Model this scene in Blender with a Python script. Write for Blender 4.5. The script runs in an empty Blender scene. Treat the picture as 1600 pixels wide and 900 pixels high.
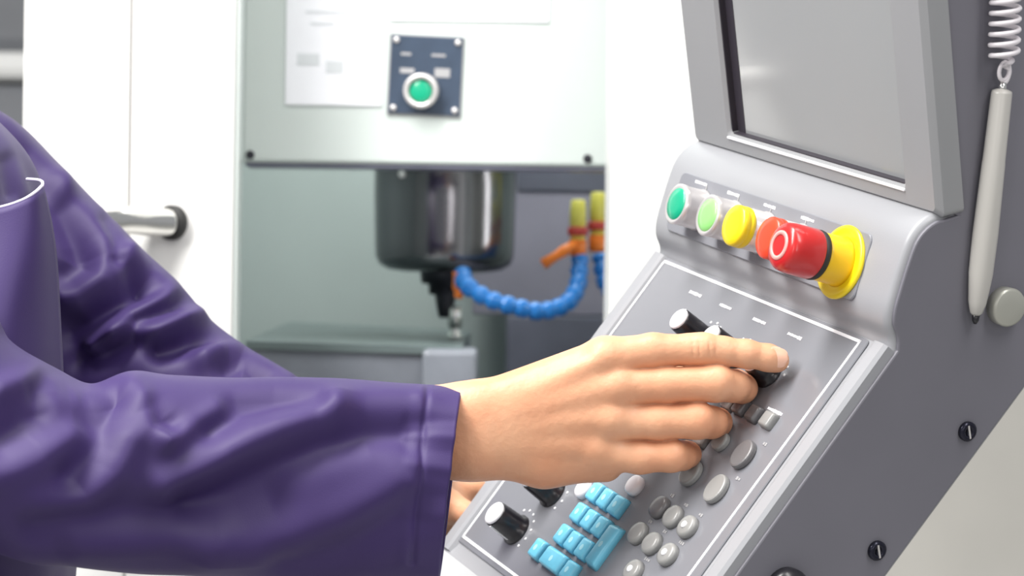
import bpy, bmesh, math, random
import numpy as np
from mathutils import Matrix, Vector

random.seed(3)
C = bpy.context.scene.collection
scene = bpy.context.scene

# ------------------------------------------------------------------ camera
F = 3750.0                       # focal length in pixels of a 1600 px wide frame
ROLL = math.radians(0.76)
CAM = np.array([0.0, 0.0, 1.30])
cR = np.array([math.cos(ROLL), 0, math.sin(ROLL)])
cU = np.array([-math.sin(ROLL), 0, math.cos(ROLL)])
cF = np.array([0.0, 1.0, 0.0])

def cam2w(v):
    return CAM + v[0]*cR - v[1]*cU + v[2]*cF

def P(px, py, d):
    """point seen in direction (px, py) at distance d in front of the lens"""
    return cam2w(np.array([(px-800)/F*d, (py-450)/F*d, d]))

cam_d = bpy.data.cameras.new('camera')
cam_d.sensor_width = 36.0
cam_d.lens = F/1600*36
cam_d.clip_start = 0.05
cam_d.dof.use_dof = True
cam_d.dof.focus_distance = 1.60
cam_d.dof.aperture_fstop = 8.0
cam = bpy.data.objects.new('camera', cam_d)
C.objects.link(cam)
M = Matrix(((cR[0], cU[0], -cF[0], CAM[0]), (cR[1], cU[1], -cF[1], CAM[1]), (cR[2], cU[2], -cF[2], CAM[2]), (0, 0, 0, 1)))
cam.matrix_world = M
scene.camera = cam

# ------------------------------------------------------------------ world, lights, exposure
w = bpy.data.worlds.new('hall_light'); scene.world = w
w.use_nodes = True
bg = w.node_tree.nodes['Background']
bg.inputs[0].default_value = (0.93, 0.96, 1.0, 1)
bg.inputs[1].default_value = 0.30

def area(name, loc, target, sx, sy, power, col=(1, 1, 1)):
    l = bpy.data.lights.new(name, 'AREA'); l.shape = 'RECTANGLE'
    l.size = sx; l.size_y = sy; l.energy = power; l.color = col
    o = bpy.data.objects.new(name, l); C.objects.link(o)
    o.location = loc
    o.rotation_euler = (Vector(target)-Vector(loc)).to_track_quat('-Z', 'Y').to_euler()
    return o
area('ceiling_lamp_left', (-1.0, 1.0, 3.0), (-0.2, 1.7, 1.1), 0.5, 2.4, 88, (1, 0.98, 0.95))
area('ceiling_lamp_right', (0.9, 0.4, 3.3), (0.2, 1.7, 1.1), 0.5, 2.4, 34, (1, 0.98, 0.95))
area('bay_fill_light', (0.1, 2.75, 2.0), (0.0, 2.8, 1.2), 0.8, 0.3, 5.0, (0.95, 1.0, 0.97))  # added light, brightens the inside of the spindle bay

# two tall lights added behind the camera for bright streaks on the spindle
area('streak_light_a', (-2.1, -3.0, 1.6), (-2.1, 2.0, 1.6), 0.45, 2.2, 16, (1.0, 0.95, 0.93))
area('streak_light_b', (1.1, -3.0, 1.6), (1.1, 2.0, 1.6), 0.45, 2.2, 16, (1.0, 0.95, 0.93))

vs = scene.view_settings
vs.view_transform = 'Standard'; vs.look = 'None'; vs.gamma = 1.0; vs.exposure = 0.38
vs.use_curve_mapping = False

# ------------------------------------------------------------------ materials
MATS = {}
def mat(name, col, rough=0.5, metal=0.0, noise=0.0, nscale=20.0, bump=0.0, bscale=200.0, spec=0.5, sheen=0.0,
        coat=0.0, sss=0.0, emit=0.0, col2=None, trans=0.0, stretch=None):
    m = bpy.data.materials.new(name); m.use_nodes = True
    nt = m.node_tree; b = nt.nodes['Principled BSDF']
    b.inputs['Base Color'].default_value = (*col, 1)
    b.inputs['Roughness'].default_value = rough
    b.inputs['Metallic'].default_value = metal
    b.inputs['Specular IOR Level'].default_value = spec
    b.inputs['Sheen Weight'].default_value = sheen
    b.inputs['Coat Weight'].default_value = coat
    b.inputs['Coat Roughness'].default_value = 0.15
    b.inputs['Transmission Weight'].default_value = trans
    if sss:
        b.inputs['Subsurface Weight'].default_value = sss
        b.inputs['Subsurface Radius'].default_value = (0.012, 0.005, 0.003)
        b.inputs['Subsurface Scale'].default_value = 0.6
    if emit:
        b.inputs['Emission Color'].default_value = (*col, 1); b.inputs['Emission Strength'].default_value = emit
    tc = nt.nodes.new('ShaderNodeTexCoord'); src = tc.outputs['Object']
    if stretch:
        mp = nt.nodes.new('ShaderNodeMapping'); mp.inputs['Scale'].default_value = stretch
        nt.links.new(src, mp.inputs[0]); src = mp.outputs[0]
    if noise or col2:
        n = nt.nodes.new('ShaderNodeTexNoise'); n.inputs['Scale'].default_value = nscale; n.inputs['Detail'].default_value = 4
        nt.links.new(src, n.inputs['Vector'])
        r = nt.nodes.new('ShaderNodeValToRGB')
        c2 = col2 if col2 else tuple(c*(1-noise) for c in col)
        r.color_ramp.elements[0].position = 0.33; r.color_ramp.elements[1].position = 0.67
        r.color_ramp.elements[0].color = (*c2, 1); r.color_ramp.elements[1].color = (*col, 1)
        nt.links.new(n.outputs['Fac'], r.inputs['Fac']); nt.links.new(r.outputs['Color'], b.inputs['Base Color'])
    if bump:
        n2 = nt.nodes.new('ShaderNodeTexNoise'); n2.inputs['Scale'].default_value = bscale; n2.inputs['Detail'].default_value = 3
        nt.links.new(src, n2.inputs['Vector'])
        bp = nt.nodes.new('ShaderNodeBump'); bp.inputs['Strength'].default_value = bump; bp.inputs['Distance'].default_value = 0.001
        nt.links.new(n2.outputs['Fac'], bp.inputs['Height']); nt.links.new(bp.outputs['Normal'], b.inputs['Normal'])
    MATS[name] = m
    return m

mat('white_paint', (0.86, 0.86, 0.84), 0.45, noise=0.02, nscale=3)
mat('mint_paint', (0.61, 0.67, 0.645), 0.32, noise=0.03, nscale=4)
mat('beige_grey', (0.42, 0.41, 0.38), 0.5, noise=0.08, nscale=9)  # even grey beige, darker than the column's white
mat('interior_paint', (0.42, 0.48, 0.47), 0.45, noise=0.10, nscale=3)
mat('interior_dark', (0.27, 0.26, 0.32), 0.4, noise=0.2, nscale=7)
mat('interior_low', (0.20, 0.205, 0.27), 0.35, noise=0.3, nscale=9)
mat('seam', (0.35, 0.33, 0.33), 0.6)
mat('floor_paint', (0.42, 0.42, 0.41), 0.5, noise=0.2, nscale=6)
mat('hall_wall', (0.25, 0.27, 0.29), 0.7, noise=0.3, nscale=1.5)
mat('far_machine', (0.22, 0.23, 0.25), 0.5, noise=0.3, nscale=4)
mat('steel', (0.22, 0.22, 0.235), 0.2, metal=1.0, noise=0.15, nscale=12, stretch=(1, 1, 0.1))
mat('dark_steel', (0.05, 0.05, 0.06), 0.35, metal=0.8)
mat('chrome', (0.82, 0.81, 0.78), 0.14, metal=1.0)
mat('nickel', (0.80, 0.77, 0.76), 0.3, metal=0.55)
mat('black_rubber', (0.02, 0.02, 0.02), 0.6)
mat('slate_plate', (0.05, 0.075, 0.12), 0.35, noise=0.3, nscale=25)
mat('paper', (0.88, 0.89, 0.93), 0.7, noise=0.02, nscale=6)
mat('paper_print', (0.66, 0.69, 0.71), 0.7)
mat('green_lens', (0.01, 0.42, 0.23), 0.25, coat=0.4)
mat('light_green_lens', (0.30, 0.72, 0.22), 0.3, coat=0.4)
mat('yellow_plastic', (0.90, 0.70, 0.01), 0.35, coat=0.2)
mat('amber_plastic', (0.85, 0.52, 0.01), 0.35)
mat('red_plastic', (0.55, 0.018, 0.018), 0.28, coat=0.3)
mat('orange_red_plastic', (0.78, 0.07, 0.025), 0.3, coat=0.2)
mat('hose_blue', (0.01, 0.20, 0.62), 0.3, coat=0.3)
mat('hose_orange', (0.90, 0.22, 0.02), 0.35)
mat('valve_yellow', (0.75, 0.68, 0.12), 0.35)
mat('red_tie', (0.50, 0.05, 0.04), 0.5)
mat('block_green', (0.15, 0.19, 0.19), 0.35, noise=0.25, nscale=14, stretch=(1, 1, 8))
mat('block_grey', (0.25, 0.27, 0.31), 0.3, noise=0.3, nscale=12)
mat('grey_plastic', (0.33, 0.335, 0.355), 0.36, noise=0.04, nscale=9, bump=0.06, bscale=900)
mat('side_paint', (0.175, 0.171, 0.200), 0.5, noise=0.10, nscale=8, bump=0.05, bscale=700)
mat('bezel_grey', (0.30, 0.305, 0.315), 0.42, noise=0.04, nscale=9)
mat('membrane', (0.205, 0.21, 0.232), 0.22, spec=0.8, noise=0.05, nscale=6)
mat('button_plate', (0.23, 0.235, 0.26), 0.4)
mat('white_print', (0.88, 0.88, 0.90), 0.5)
mat('faint_print', (0.36, 0.36, 0.37), 0.5)
mat('lip_plastic', (0.44, 0.45, 0.46), 0.4)
mat('pink_highlight', (0.80, 0.36, 0.33), 0.35, coat=0.3)
mat('black_plastic', (0.012, 0.011, 0.015), 0.3, coat=0.2)
mat('cream_plastic', (0.82, 0.80, 0.72), 0.4)
mat('key_blue', (0.19, 0.64, 0.87), 0.3, coat=0.3, noise=0.12, nscale=90)
mat('key_blue_print', (0.42, 0.80, 0.93), 0.4)
mat('key_grey', (0.27, 0.27, 0.265), 0.35, coat=0.2)
mat('key_dark', (0.14, 0.135, 0.14), 0.35, coat=0.2)
mat('key_white', (0.83, 0.81, 0.84), 0.3)
mat('screen_glass', (0.33, 0.34, 0.345), 0.09, spec=1.0, coat=0.6)
mat('screen_wall', (0.035, 0.03, 0.04), 0.45)
mat('screw_black', (0.02, 0.02, 0.035), 0.25, metal=0.6)
mat('stylus_shell', (0.50, 0.485, 0.455), 0.35, coat=0.2)
mat('coil', (0.78, 0.74, 0.77), 0.35)
mat('disc', (0.45, 0.45, 0.40), 0.35, metal=0.35)
mat('cloth', (0.042, 0.022, 0.116), 0.58, spec=0.4, sheen=0.03, noise=0.10, nscale=14, bump=0.10, bscale=1100)
mat('cloth_dark', (0.03, 0.025, 0.07), 0.7)
mat('piping', (0.70, 0.66, 0.80), 0.6)
mat('skin', (0.745, 0.40, 0.238), 0.46, sss=0.12, bump=0.38, bscale=230, col2=(0.66, 0.30, 0.165), nscale=22)
mat('nail', (0.80, 0.47, 0.34), 0.25, coat=0.3)
mat('hair', (0.03, 0.02, 0.015), 0.6)
mat('shoe', (0.02, 0.02, 0.02), 0.5)

# ------------------------------------------------------------------ helpers
def link(name, me, m=None, parent=None, loc=None, mw=None, smooth=False):
    o = bpy.data.objects.new(name, me); C.objects.link(o)
    if m is not None:
        me.materials.clear(); me.materials.append(MATS[m])
    if smooth:
        me.shade_smooth()
    if parent is not None: o.parent = parent
    if mw is not None: o.matrix_basis = mw
    elif loc is not None: o.location = loc
    return o

def empty(name, loc=(0, 0, 0), label=None, cat=None, group=None, mw=None, kind=None):
    o = bpy.data.objects.new(name, None); C.objects.link(o)
    o.empty_display_size = 0.02
    if mw is not None: o.matrix_world = mw
    else: o.location = loc
    tag(o, label, cat, group, kind)
    return o

def tag(o, label=None, cat=None, group=None, kind=None):
    if label: o['label'] = label
    if cat: o['category'] = cat
    if group: o['group'] = group
    if kind: o['kind'] = kind
    return o

def pydata(name, v, f):
    me = bpy.data.meshes.new(name)
    me.from_pydata([tuple(map(float, p)) for p in v], [], [tuple(map(int, q)) for q in f])
    me.update()
    return me

def fixn(me):
    bm = bmesh.new(); bm.from_mesh(me); bmesh.ops.recalc_face_normals(bm, faces=bm.faces); bm.to_mesh(me); bm.free()
    return me

def box_me(name, x0, x1, y0, y1, z0, z1, bev=0.0, seg=2):
    bm = bmesh.new(); bmesh.ops.create_cube(bm, size=1)
    for v in bm.verts:
        v.co = Vector(((x0+x1)/2+v.co.x*(x1-x0), (y0+y1)/2+v.co.y*(y1-y0), (z0+z1)/2+v.co.z*(z1-z0)))
    if bev: bmesh.ops.bevel(bm, geom=bm.edges[:], offset=bev, segments=seg, affect='EDGES', profile=0.5)
    me = bpy.data.meshes.new(name); bm.to_mesh(me); bm.free()
    return me

def prism_me(name, poly, z0, z1, bev=0.0, seg=2, axis='z'):
    """polygon in a plane, extruded; axis z: poly=(x,y); axis x: poly=(y,z) extruded in x"""
    bm = bmesh.new()
    if axis == 'z': vs_ = [bm.verts.new((p[0], p[1], z0)) for p in poly]; d = Vector((0, 0, z1-z0))
    else: vs_ = [bm.verts.new((z0, p[0], p[1])) for p in poly]; d = Vector((z1-z0, 0, 0))
    f = bm.faces.new(vs_)
    r = bmesh.ops.extrude_face_region(bm, geom=[f])
    nv = [g for g in r['geom'] if isinstance(g, bmesh.types.BMVert)]
    bmesh.ops.translate(bm, verts=nv, vec=d)
    bmesh.ops.recalc_face_normals(bm, faces=bm.faces)
    if bev:
        k = 2 if axis == 'z' else 0
        ends = [e for e in bm.edges if abs(e.verts[0].co[k]-e.verts[1].co[k]) < 1e-7]
        bmesh.ops.bevel(bm, geom=ends, offset=bev, segments=seg, affect='EDGES', profile=0.5)
    me = bpy.data.meshes.new(name); bm.to_mesh(me); bm.free()
    return me

def rrect(x0, x1, y0, y1, r, n=5):
    out = []
    for cx, cy, a in ((x1-r, y1-r, 0), (x0+r, y1-r, 90), (x0+r, y0+r, 180), (x1-r, y0+r, 270)):
        for k in range(n+1):
            t = math.radians(a+90*k/n); out.append((cx+r*math.cos(t), cy+r*math.sin(t)))
    return out

def lathe_me(name, prof, n=36):
    """prof = [(radius, height)...] from bottom to top, closed with caps"""
    v, f = [], []
    for r, z in prof:
        for k in range(n):
            a = 2*math.pi*k/n; v.append((r*math.cos(a), r*math.sin(a), z))
    for i in range(len(prof)-1):
        for k in range(n):
            k2 = (k+1) % n
            f.append((i*n+k, i*n+k2, (i+1)*n+k2, (i+1)*n+k))
    f.append(tuple(range(n-1, -1, -1))); f.append(tuple((len(prof)-1)*n+k for k in range(n)))
    me = pydata(name, v, f)
    me.shade_smooth()
    return me

def autosmooth(o, ang=40):
    me = o.data
    bm = bmesh.new(); bm.from_mesh(me)
    for e in bm.edges:
        if len(e.link_faces) == 2 and e.calc_face_angle(0) > math.radians(ang): e.smooth = False
    for f in bm.faces: f.smooth = True
    bm.to_mesh(me); bm.free()
    return o

def tube_me(name, pts, rad, n=10, closed=False, caps=True):
    pts = [np.array(p, float) for p in pts]; m = len(pts)
    rads = rad if hasattr(rad, '__len__') else [rad]*m
    v, f = [], []; up = None
    for i in range(m):
        t = pts[min(i+1, m-1)]-pts[max(i-1, 0)]; t /= np.linalg.norm(t)+1e-12
        if up is None:
            up = np.array([0, 0, 1.0]) if abs(t[2]) < 0.9 else np.array([1.0, 0, 0])
        up = up-t*(up@t); up /= np.linalg.norm(up); s = np.cross(t, up)
        for k in range(n):
            a = 2*math.pi*k/n
            v.append(pts[i]+rads[i]*(math.cos(a)*up+math.sin(a)*s))
    for i in range(m-1):
        for k in range(n):
            k2 = (k+1) % n
            f.append((i*n+k, i*n+k2, (i+1)*n+k2, (i+1)*n+k))
    if caps:
        f.append(tuple(range(n-1, -1, -1))); f.append(tuple((m-1)*n+k for k in range(n)))
    me = pydata(name, v, f); fixn(me); me.shade_smooth()
    return me

def catmull(pts, n=8):
    pts = [np.array(p, float) for p in pts]
    q = [2*pts[0]-pts[1]]+pts+[2*pts[-1]-pts[-2]]
    out = []
    for i in range(1, len(q)-2):
        for k in range(n):
            t = k/n; a, b, c, d = q[i-1], q[i], q[i+1], q[i+2]
            out.append(0.5*((2*b)+(-a+c)*t+(2*a-5*b+4*c-d)*t*t+(-a+3*b-3*c+d)*t**3))
    out.append(pts[-1])
    return out

def zto(axis, loc):
    """matrix with local z along axis"""
    q = Vector(axis).to_track_quat('Z', 'Y')
    return Matrix.Translation(Vector(loc)) @ q.to_matrix().to_4x4()

# world metres per pixel helpers for the machine (its faces are parallel to the image)
def X(px, d): return (px-800)/F*d
def Z(py, d): return CAM[2]-(py-450)/F*d

# ================================================================== SETTING
tag(link('floor', box_me('floor', -5, 5, -4, 8, -0.05, 0.0), 'floor_paint'), kind='structure')
tag(link('wall_back', box_me('wall_back', -5, 5, 7.5, 7.6, 0, 4), 'hall_wall'), kind='structure')

FD = 2.25           # front of the milling machine
# ---- milling machine enclosure: base cabinet + panels, all standing on the floor
xl, xs, xr = X(32, FD), X(200, FD), X(363, FD)
o = link('fixed_panel', box_me('fixed_panel', xl, xs-0.0012, FD, FD+0.04, 0.02, 2.1, 0.002), 'white_paint')
tag(o, 'white enclosure panel behind the shoulder, left of the door seam', 'panel')

door = empty('sliding_door', (xs, FD, 0), 'white sliding machine door with a steel pull handle', 'door')
def dl(px, py, d): return P(px, py, d)-np.array([xs, FD, 0])
link('door_leaf', box_me('door_leaf', 0.0008, xr-xs, 0, 0.035, 0.02, 2.1, 0.0025), 'white_paint', door)
link('seam_strip', box_me('seam_strip', -0.0006, 0.0012, 0.004, 0.03, 0.02, 2.1), 'seam', door)
link('edge_trim', box_me('edge_trim', xr-xs, xr-xs+0.004, 0.004, 0.035, 0.02, 2.1, 0.001), 'mint_paint', door)
# handle : stand-off tube leaving the door, elbow, then a bar running down
hb = dl(268, 348, FD)
hx, hz = hb[0], hb[2]
hr = 0.0132
h = link('handle', tube_me('handle', catmull([(hx, -0.004, hz), (hx-0.02, -0.022, hz), (hx-0.045, -0.048, hz), (hx-0.066, -0.064, hz-0.008),
         (hx-0.074, -0.070, hz-0.04), (hx-0.074, -0.070, hz-0.25)], 8), hr, 20), 'chrome', door)
link('handle_collar', lathe_me('handle_collar', [(0.0165, 0), (0.0165, 0.006), (0.015, 0.008)], 28), 'black_rubber', door, mw=zto((-0.55, -1, 0), (hx+0.002, 0, hz)))

xc0, xc1 = X(951, FD), X(1125, FD)
o = link('enclosure_column', box_me('enclosure_column', xc0, xc1, FD-0.01, FD+0.12, 0.0, 2.1, 0.004), 'white_paint')
tag(o, 'bright white enclosure column between spindle bay and control pendant', 'column')
o = link('side_panel', box_me('side_panel', xc1+0.001, 1.6, FD, FD+0.06, 0.0, 2.1, 0.003), 'beige_grey')
tag(o, 'grey beige machine panel behind the lower right of the pendant', 'panel')
o = link('base_panel', box_me('base_panel', xr+0.001, xc0-0.001, FD+0.02, FD+0.08, 0.0, Z(690, FD), 0.003), 'white_paint')
tag(o, 'white lower front panel of the machine below the spindle bay', 'panel')

# ---- spindle bay interior
BD = 3.05
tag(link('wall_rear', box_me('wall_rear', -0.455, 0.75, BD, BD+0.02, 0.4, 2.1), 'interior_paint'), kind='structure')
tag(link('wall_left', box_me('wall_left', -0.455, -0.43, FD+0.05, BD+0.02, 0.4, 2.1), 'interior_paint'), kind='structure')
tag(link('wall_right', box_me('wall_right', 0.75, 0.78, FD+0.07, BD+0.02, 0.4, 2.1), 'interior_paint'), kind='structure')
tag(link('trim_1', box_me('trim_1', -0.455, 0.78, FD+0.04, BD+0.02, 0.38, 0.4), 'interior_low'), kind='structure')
d = 2.98
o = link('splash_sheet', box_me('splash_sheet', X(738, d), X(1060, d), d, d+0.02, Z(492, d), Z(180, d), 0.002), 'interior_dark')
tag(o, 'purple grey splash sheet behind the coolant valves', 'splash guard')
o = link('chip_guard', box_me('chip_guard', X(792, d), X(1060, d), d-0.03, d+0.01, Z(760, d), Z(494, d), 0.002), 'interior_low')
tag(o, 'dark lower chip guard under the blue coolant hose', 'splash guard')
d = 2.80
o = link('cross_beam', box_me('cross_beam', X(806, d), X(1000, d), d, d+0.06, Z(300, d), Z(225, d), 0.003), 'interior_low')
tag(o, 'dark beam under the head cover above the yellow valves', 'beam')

# ---- spindle head cover
HD = 2.42
hc = empty('milling_head', (0, HD, 0), 'pale mint spindle head cover hanging over the spindle', 'machine head')
x0, x1 = X(374, HD), X(1075, HD)
zb = Z(259, HD)
link('cover', box_me('cover', x0, x1, 0, 0.05, zb, 2.05, 0.004, 3), 'mint_paint', hc)
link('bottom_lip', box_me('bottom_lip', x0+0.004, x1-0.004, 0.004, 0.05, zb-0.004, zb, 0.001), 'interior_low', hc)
sc = lathe_me('cover_screw', [(0.0045, 0), (0.0045, 0.002), (0.003, 0.0035), (0.0015, 0.0022)], 16); sc.materials.append(MATS['dark_steel'])
for px, py in ((391, 242), (918, 248)):
    p = P(px, py, HD); link('screw', sc, None, hc, mw=zto((0, -1, 0), (p[0], 0.0005, p[2])))

# ---- papers taped to the cover
def paper(px0, px1, py0, py1, label, rows):
    d = HD-0.0012
    e = empty('notice_sheet', (X(px0, d), d, Z(py1, d)), label, 'paper', 'notice sheets on the head cover')
    W, Hh = X(px1, d)-X(px0, d), Z(py0, d)-Z(py1, d)
    link('sheet', box_me('sheet', 0, W, -0.0006, 0.0004, 0, Hh), 'paper', e)
    for (a, b, c, t) in rows:
        link('printed_line', box_me('printed_line', a*W, b*W, -0.0010, -0.0006, c*Hh, c*Hh+t), 'paper_print', e)
paper(442, 592, -60, 168, 'tall white paper sheet taped left of the black button plate', [(0.2, 0.75, 0.63, 0.002), (0.25, 0.5, 0.55, 0.002), (0.12, 0.35, 0.27, 0.012), (0.42, 0.6, 0.22, 0.012)])
paper(605, 852, -70, 34, 'wide white paper sheet above the black button plate', [(0.12, 0.32, 0.20, 0.003), (0.38, 0.62, 0.21, 0.004), (0.79, 0.80, 0.08, 0.012), (0.2, 0.6, 0.4, 0.003)])

# ---- black button plate
d = HD-0.002
cp = P(665, 118, d)
bp = empty('button_plate', cp, 'dark slate square plate with a green push button and four corner screws', 'control plate', mw=Matrix.Translation(Vector(cp)) @ Matrix.Rotation(math.radians(2.0), 4, 'Y'))
s = d/F
link('plate', box_me('plate', -56*s, 56*s, -0.002, 0.002, -61*s, 61*s, 0.0008), 'slate_plate', bp)
link('plate_rim', fixn(pydata('plate_rim', [(-58*s, -0.0005, -63*s), (58*s, -0.0005, -63*s), (58*s, -0.0005, 63*s), (-58*s, -0.0005, 63*s),
      (-58*s, 0.002, -63*s), (58*s, 0.002, -63*s), (58*s, 0.002, 63*s), (-58*s, 0.002, 63*s)],
      [(0, 1, 2, 3), (7, 6, 5, 4), (0, 4, 5, 1), (1, 5, 6, 2), (2, 6, 7, 3), (3, 7, 4, 0)])), 'faint_print', bp)
ps = lathe_me('plate_screw', [(0.0032, 0), (0.003, 0.0016), (0.0015, 0.0022)], 14); ps.materials.append(MATS['nickel'])
for ax in (-1, 1):
    for az in (-1, 1):
        link('screw', ps, None, bp, mw=zto((0, -1, 0), (ax*48*s, -0.002, az*53*s)))
gb = empty('push_button'); gb.parent = bp; gb.matrix_basis = zto((-0.1, -1, -0.12), (-4*s, -0.002, -24*s))
ring = [(0.0175, 0), (0.0178, 0.010), (0.0172, 0.014), (0.0155, 0.0155), (0.0125, 0.0145), (0.0122, 0.009), (0.0122, 0.003)]
link('collar', lathe_me('collar', ring, 36), 'nickel', gb)
link('lens', lathe_me('lens', [(0.0118, 0.003), (0.0118, 0.010), (0.0105, 0.0122), (0.006, 0.0128)], 32), 'green_lens', gb)
for (a, b, c, dd) in ((-40, -18, 2, 10), (14, 38, -2, 12), (-40, -24, 30, 34), (8, 30, 30, 34)):
    link('printed_mark', box_me('printed_mark', a*s, b*s, -0.0024, -0.0018, c*s, dd*s), 'faint_print', bp)

# ---- spindle
SD = 2.66
sx = X(694, SD); k = SD/F
sp = empty('spindle', (sx, SD, Z(420, SD)), 'polished steel spindle housing with tool holder and drill', 'spindle')
R0 = 111*k
link('housing', lathe_me('housing', [(R0*0.55, -7*k), (R0*0.80, -3*k), (R0*0.93, 6*k), (R0*0.975, 18*k), (R0*0.985, 40*k), (R0, 110*k), (R0, 161*k), (R0*1.03, 165*k), (R0*1.03, 230*k)], 64), 'steel', sp)
link('nose', lathe_me('nose', [(18*k, -42*k), (20*k, -40*k), (21*k, -26*k), (32*k, -24*k), (34*k, -8*k), (36*k, 0)], 40), 'dark_steel', sp, loc=(-4*k, 0, 0))
link('tool_holder', lathe_me('tool_holder', [(9*k, -78*k), (11*k, -74*k), (14*k, -60*k), (17*k, -42*k), (18*k, -30*k)], 32), 'dark_steel', sp, loc=(2*k, 0, 0))
link('drill', lathe_me('drill', [(6*k, -114*k), (12*k, -110*k), (12*k, -104*k), (9*k, -102*k), (9*k, -92*k), (11*k, -90*k), (11*k, -62*k), (9*k, -60*k)], 24), 'chrome', sp, loc=(18*k, -0.004, 0))
link('flange', lathe_me('flange', [(R0*1.06, 160*k), (R0*1.06, 172*k)], 48), 'dark_steel', sp)
link('cap_screw', lathe_me('cap_screw', [(0.004, 0), (0.004, 0.004), (0.002, 0.004)], 12), 'nickel', sp, mw=zto((0, -1, 0), (-64*k, -R0*0.83, 141*k)))

# ---- added glowing bar, unseen behind the column, to streak the spindle
lb = empty('streak_bar', (0.31, 2.50, 1.25), 'added glowing bar, unseen behind the column, that streaks the spindle', 'lamp')
link('bracket', box_me('bracket', 0.012, 0.03, -0.012, 0.012, 0.0, 0.22, 0.002), 'nickel', lb)
mat('streak_glow', (1.0, 0.98, 0.95), 0.4, emit=9.0)
link('glow_face', box_me('glow_face', -0.008, 0.012, -0.010, 0.010, 0.02, 0.20, 0.003), 'streak_glow', lb)
link('mounting_rail', box_me('mounting_rail', 0.03, 0.45, -0.008, 0.008, 0.10, 0.12, 0.001), 'nickel', lb)

# ---- coolant hoses : ball segments
def seg_me(r, L):
    return lathe_me('hose_segment', [(r*0.55, -L*0.62), (r*0.9, -L*0.55), (r*1.0, -L*0.3), (r*0.86, -L*0.05), (r*0.72, L*0.1), (r*0.72, L*0.22), (r*0.95, L*0.34), (r*0.98, L*0.5), (r*0.6, L*0.6)], 18)
def hose(pix, label, nseg, rpx, group):
    dd = 2.60
    pts = catmull([P(a, b, c) for a, b, c in pix], 40)
    cum = np.cumsum([0]+[np.linalg.norm(pts[i+1]-pts[i]) for i in range(len(pts)-1)])
    e = empty('coolant_hose', pts[-1], label, 'hose', group)
    L = cum[-1]/nseg
    me = seg_me(rpx*dd/F, L); me.materials.append(MATS['hose_blue'])
    for i in range(nseg):
        s_ = (i+0.5)*L; j = int(np.searchsorted(cum, s_)); j = min(max(j, 1), len(pts)-2)
        t = pts[j+1]-pts[j-1]
        link('hose_segment', me, None, e, mw=Matrix.Translation(Vector(-np.array(pts[-1]))) @ zto(-t, pts[j]))
    return e, pts
h1, pts1 = hose([(722, 428, 2.56), (730, 446, 2.54), (762, 466, 2.53), (800, 478, 2.53), (845, 486, 2.54), (884, 474, 2.56), (902, 446, 2.58), (906, 404, 2.60)], 'blue segmented coolant hose sagging below the spindle', 14, 14.5, 'blue coolant hoses')
k = 2.56/F
nz = P(722, 428, 2.56)-pts1[-1]
link('nozzle', lathe_me('nozzle', [(5*k, -14*k), (8*k, -9*k), (10*k, 10*k), (12*k, 16*k)], 18), 'hose_orange', h1, mw=zto((0.15, 0, 1), nz+np.array([-6*k, 0, -14*k])))
link('nozzle', lathe_me('nozzle', [(4*k, -9*k), (7*k, -6*k), (8*k, 8*k)], 16), 'hose_orange', h1, mw=zto((0.3, 0, 1), nz+np.array([-4*k, -0.004, -30*k])))
h2, pts2 = hose([(990, 470, 2.60), (965, 462, 2.60), (946, 440, 2.61), (938, 400, 2.62)], 'short blue coolant hose half hidden by the white column', 5, 15, 'blue coolant hoses')

def valve(px, top, bot, dd, label, lever):
    k = dd/F
    c = P(px, (top+bot)/2, dd)
    e = empty('coolant_valve', c, label, 'valve', 'yellow coolant valves')
    H2 = (bot-top)/2*k
    link('body', lathe_me('body', [(9*k, -H2), (12*k, -H2*0.9), (12*k, -H2*0.45), (9*k, -H2*0.38), (9*k, -H2*0.1), (13*k, 0), (13*k, H2*0.5), (11*k, H2*0.95), (8*k, H2)], 8), 'valve_yellow', e)
    link('ferrule', lathe_me('ferrule', [(11*k, -H2-8*k), (14*k, -H2-4*k), (14*k, -H2*0.62), (12*k, -H2*0.55)], 20), 'hose_orange', e)
    link('tie_band', lathe_me('tie_band', [(15*k, -9*k), (16*k, -6*k), (16*k, 2*k), (15*k, 4*k)], 24), 'red_tie', e, loc=(0, 0, -H2*0.18))
    if lever:
        link('lever', tube_me('lever', [(-4*k, -0.012, -H2*0.72), (-22*k, -0.016, -H2*1.02), (-34*k, -0.018, -H2*1.22), (-54*k, -0.02, -H2*1.55)], [6*k, 9*k, 7*k, 9*k], 12), 'hose_orange', e)
    return e
valve(903, 312, 392, 2.60, 'yellow coolant valve with an orange lever', True)
valve(934, 300, 386, 2.63, 'yellow coolant valve beside the white column', False)

# ---- work fixture under the tool
fx = empty('work_fixture', P(560, 560, 2.6), 'dark machined fixture block with sloped top under the drill', 'fixture')
fo = np.array(fx.location)
pt = [P(384, 533, 2.45)-fo, P(722, 543, 2.45)-fo, P(735, 516, 2.86)-fo, P(452, 502, 2.86)-fo]
pb = [q+np.array([0, 0, -0.22]) for q in pt]
link('top_plate', fixn(pydata('top_plate', pt+[q+np.array([0, 0, -0.008]) for q in pt], [(0, 1, 2, 3), (7, 6, 5, 4), (0, 4, 5, 1), (1, 5, 6, 2), (2, 6, 7, 3), (3, 7, 4, 0)])), 'block_green', fx)
sh = np.array([0.0, 0.004, -0.0085])
link('block', fixn(pydata('block', [q+sh for q in pt]+pb, [(0, 1, 2, 3), (7, 6, 5, 4), (0, 4, 5, 1), (1, 5, 6, 2), (2, 6, 7, 3), (3, 7, 4, 0)])), 'block_grey', fx)
vb = P(705, 585, 2.5)-fo
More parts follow.
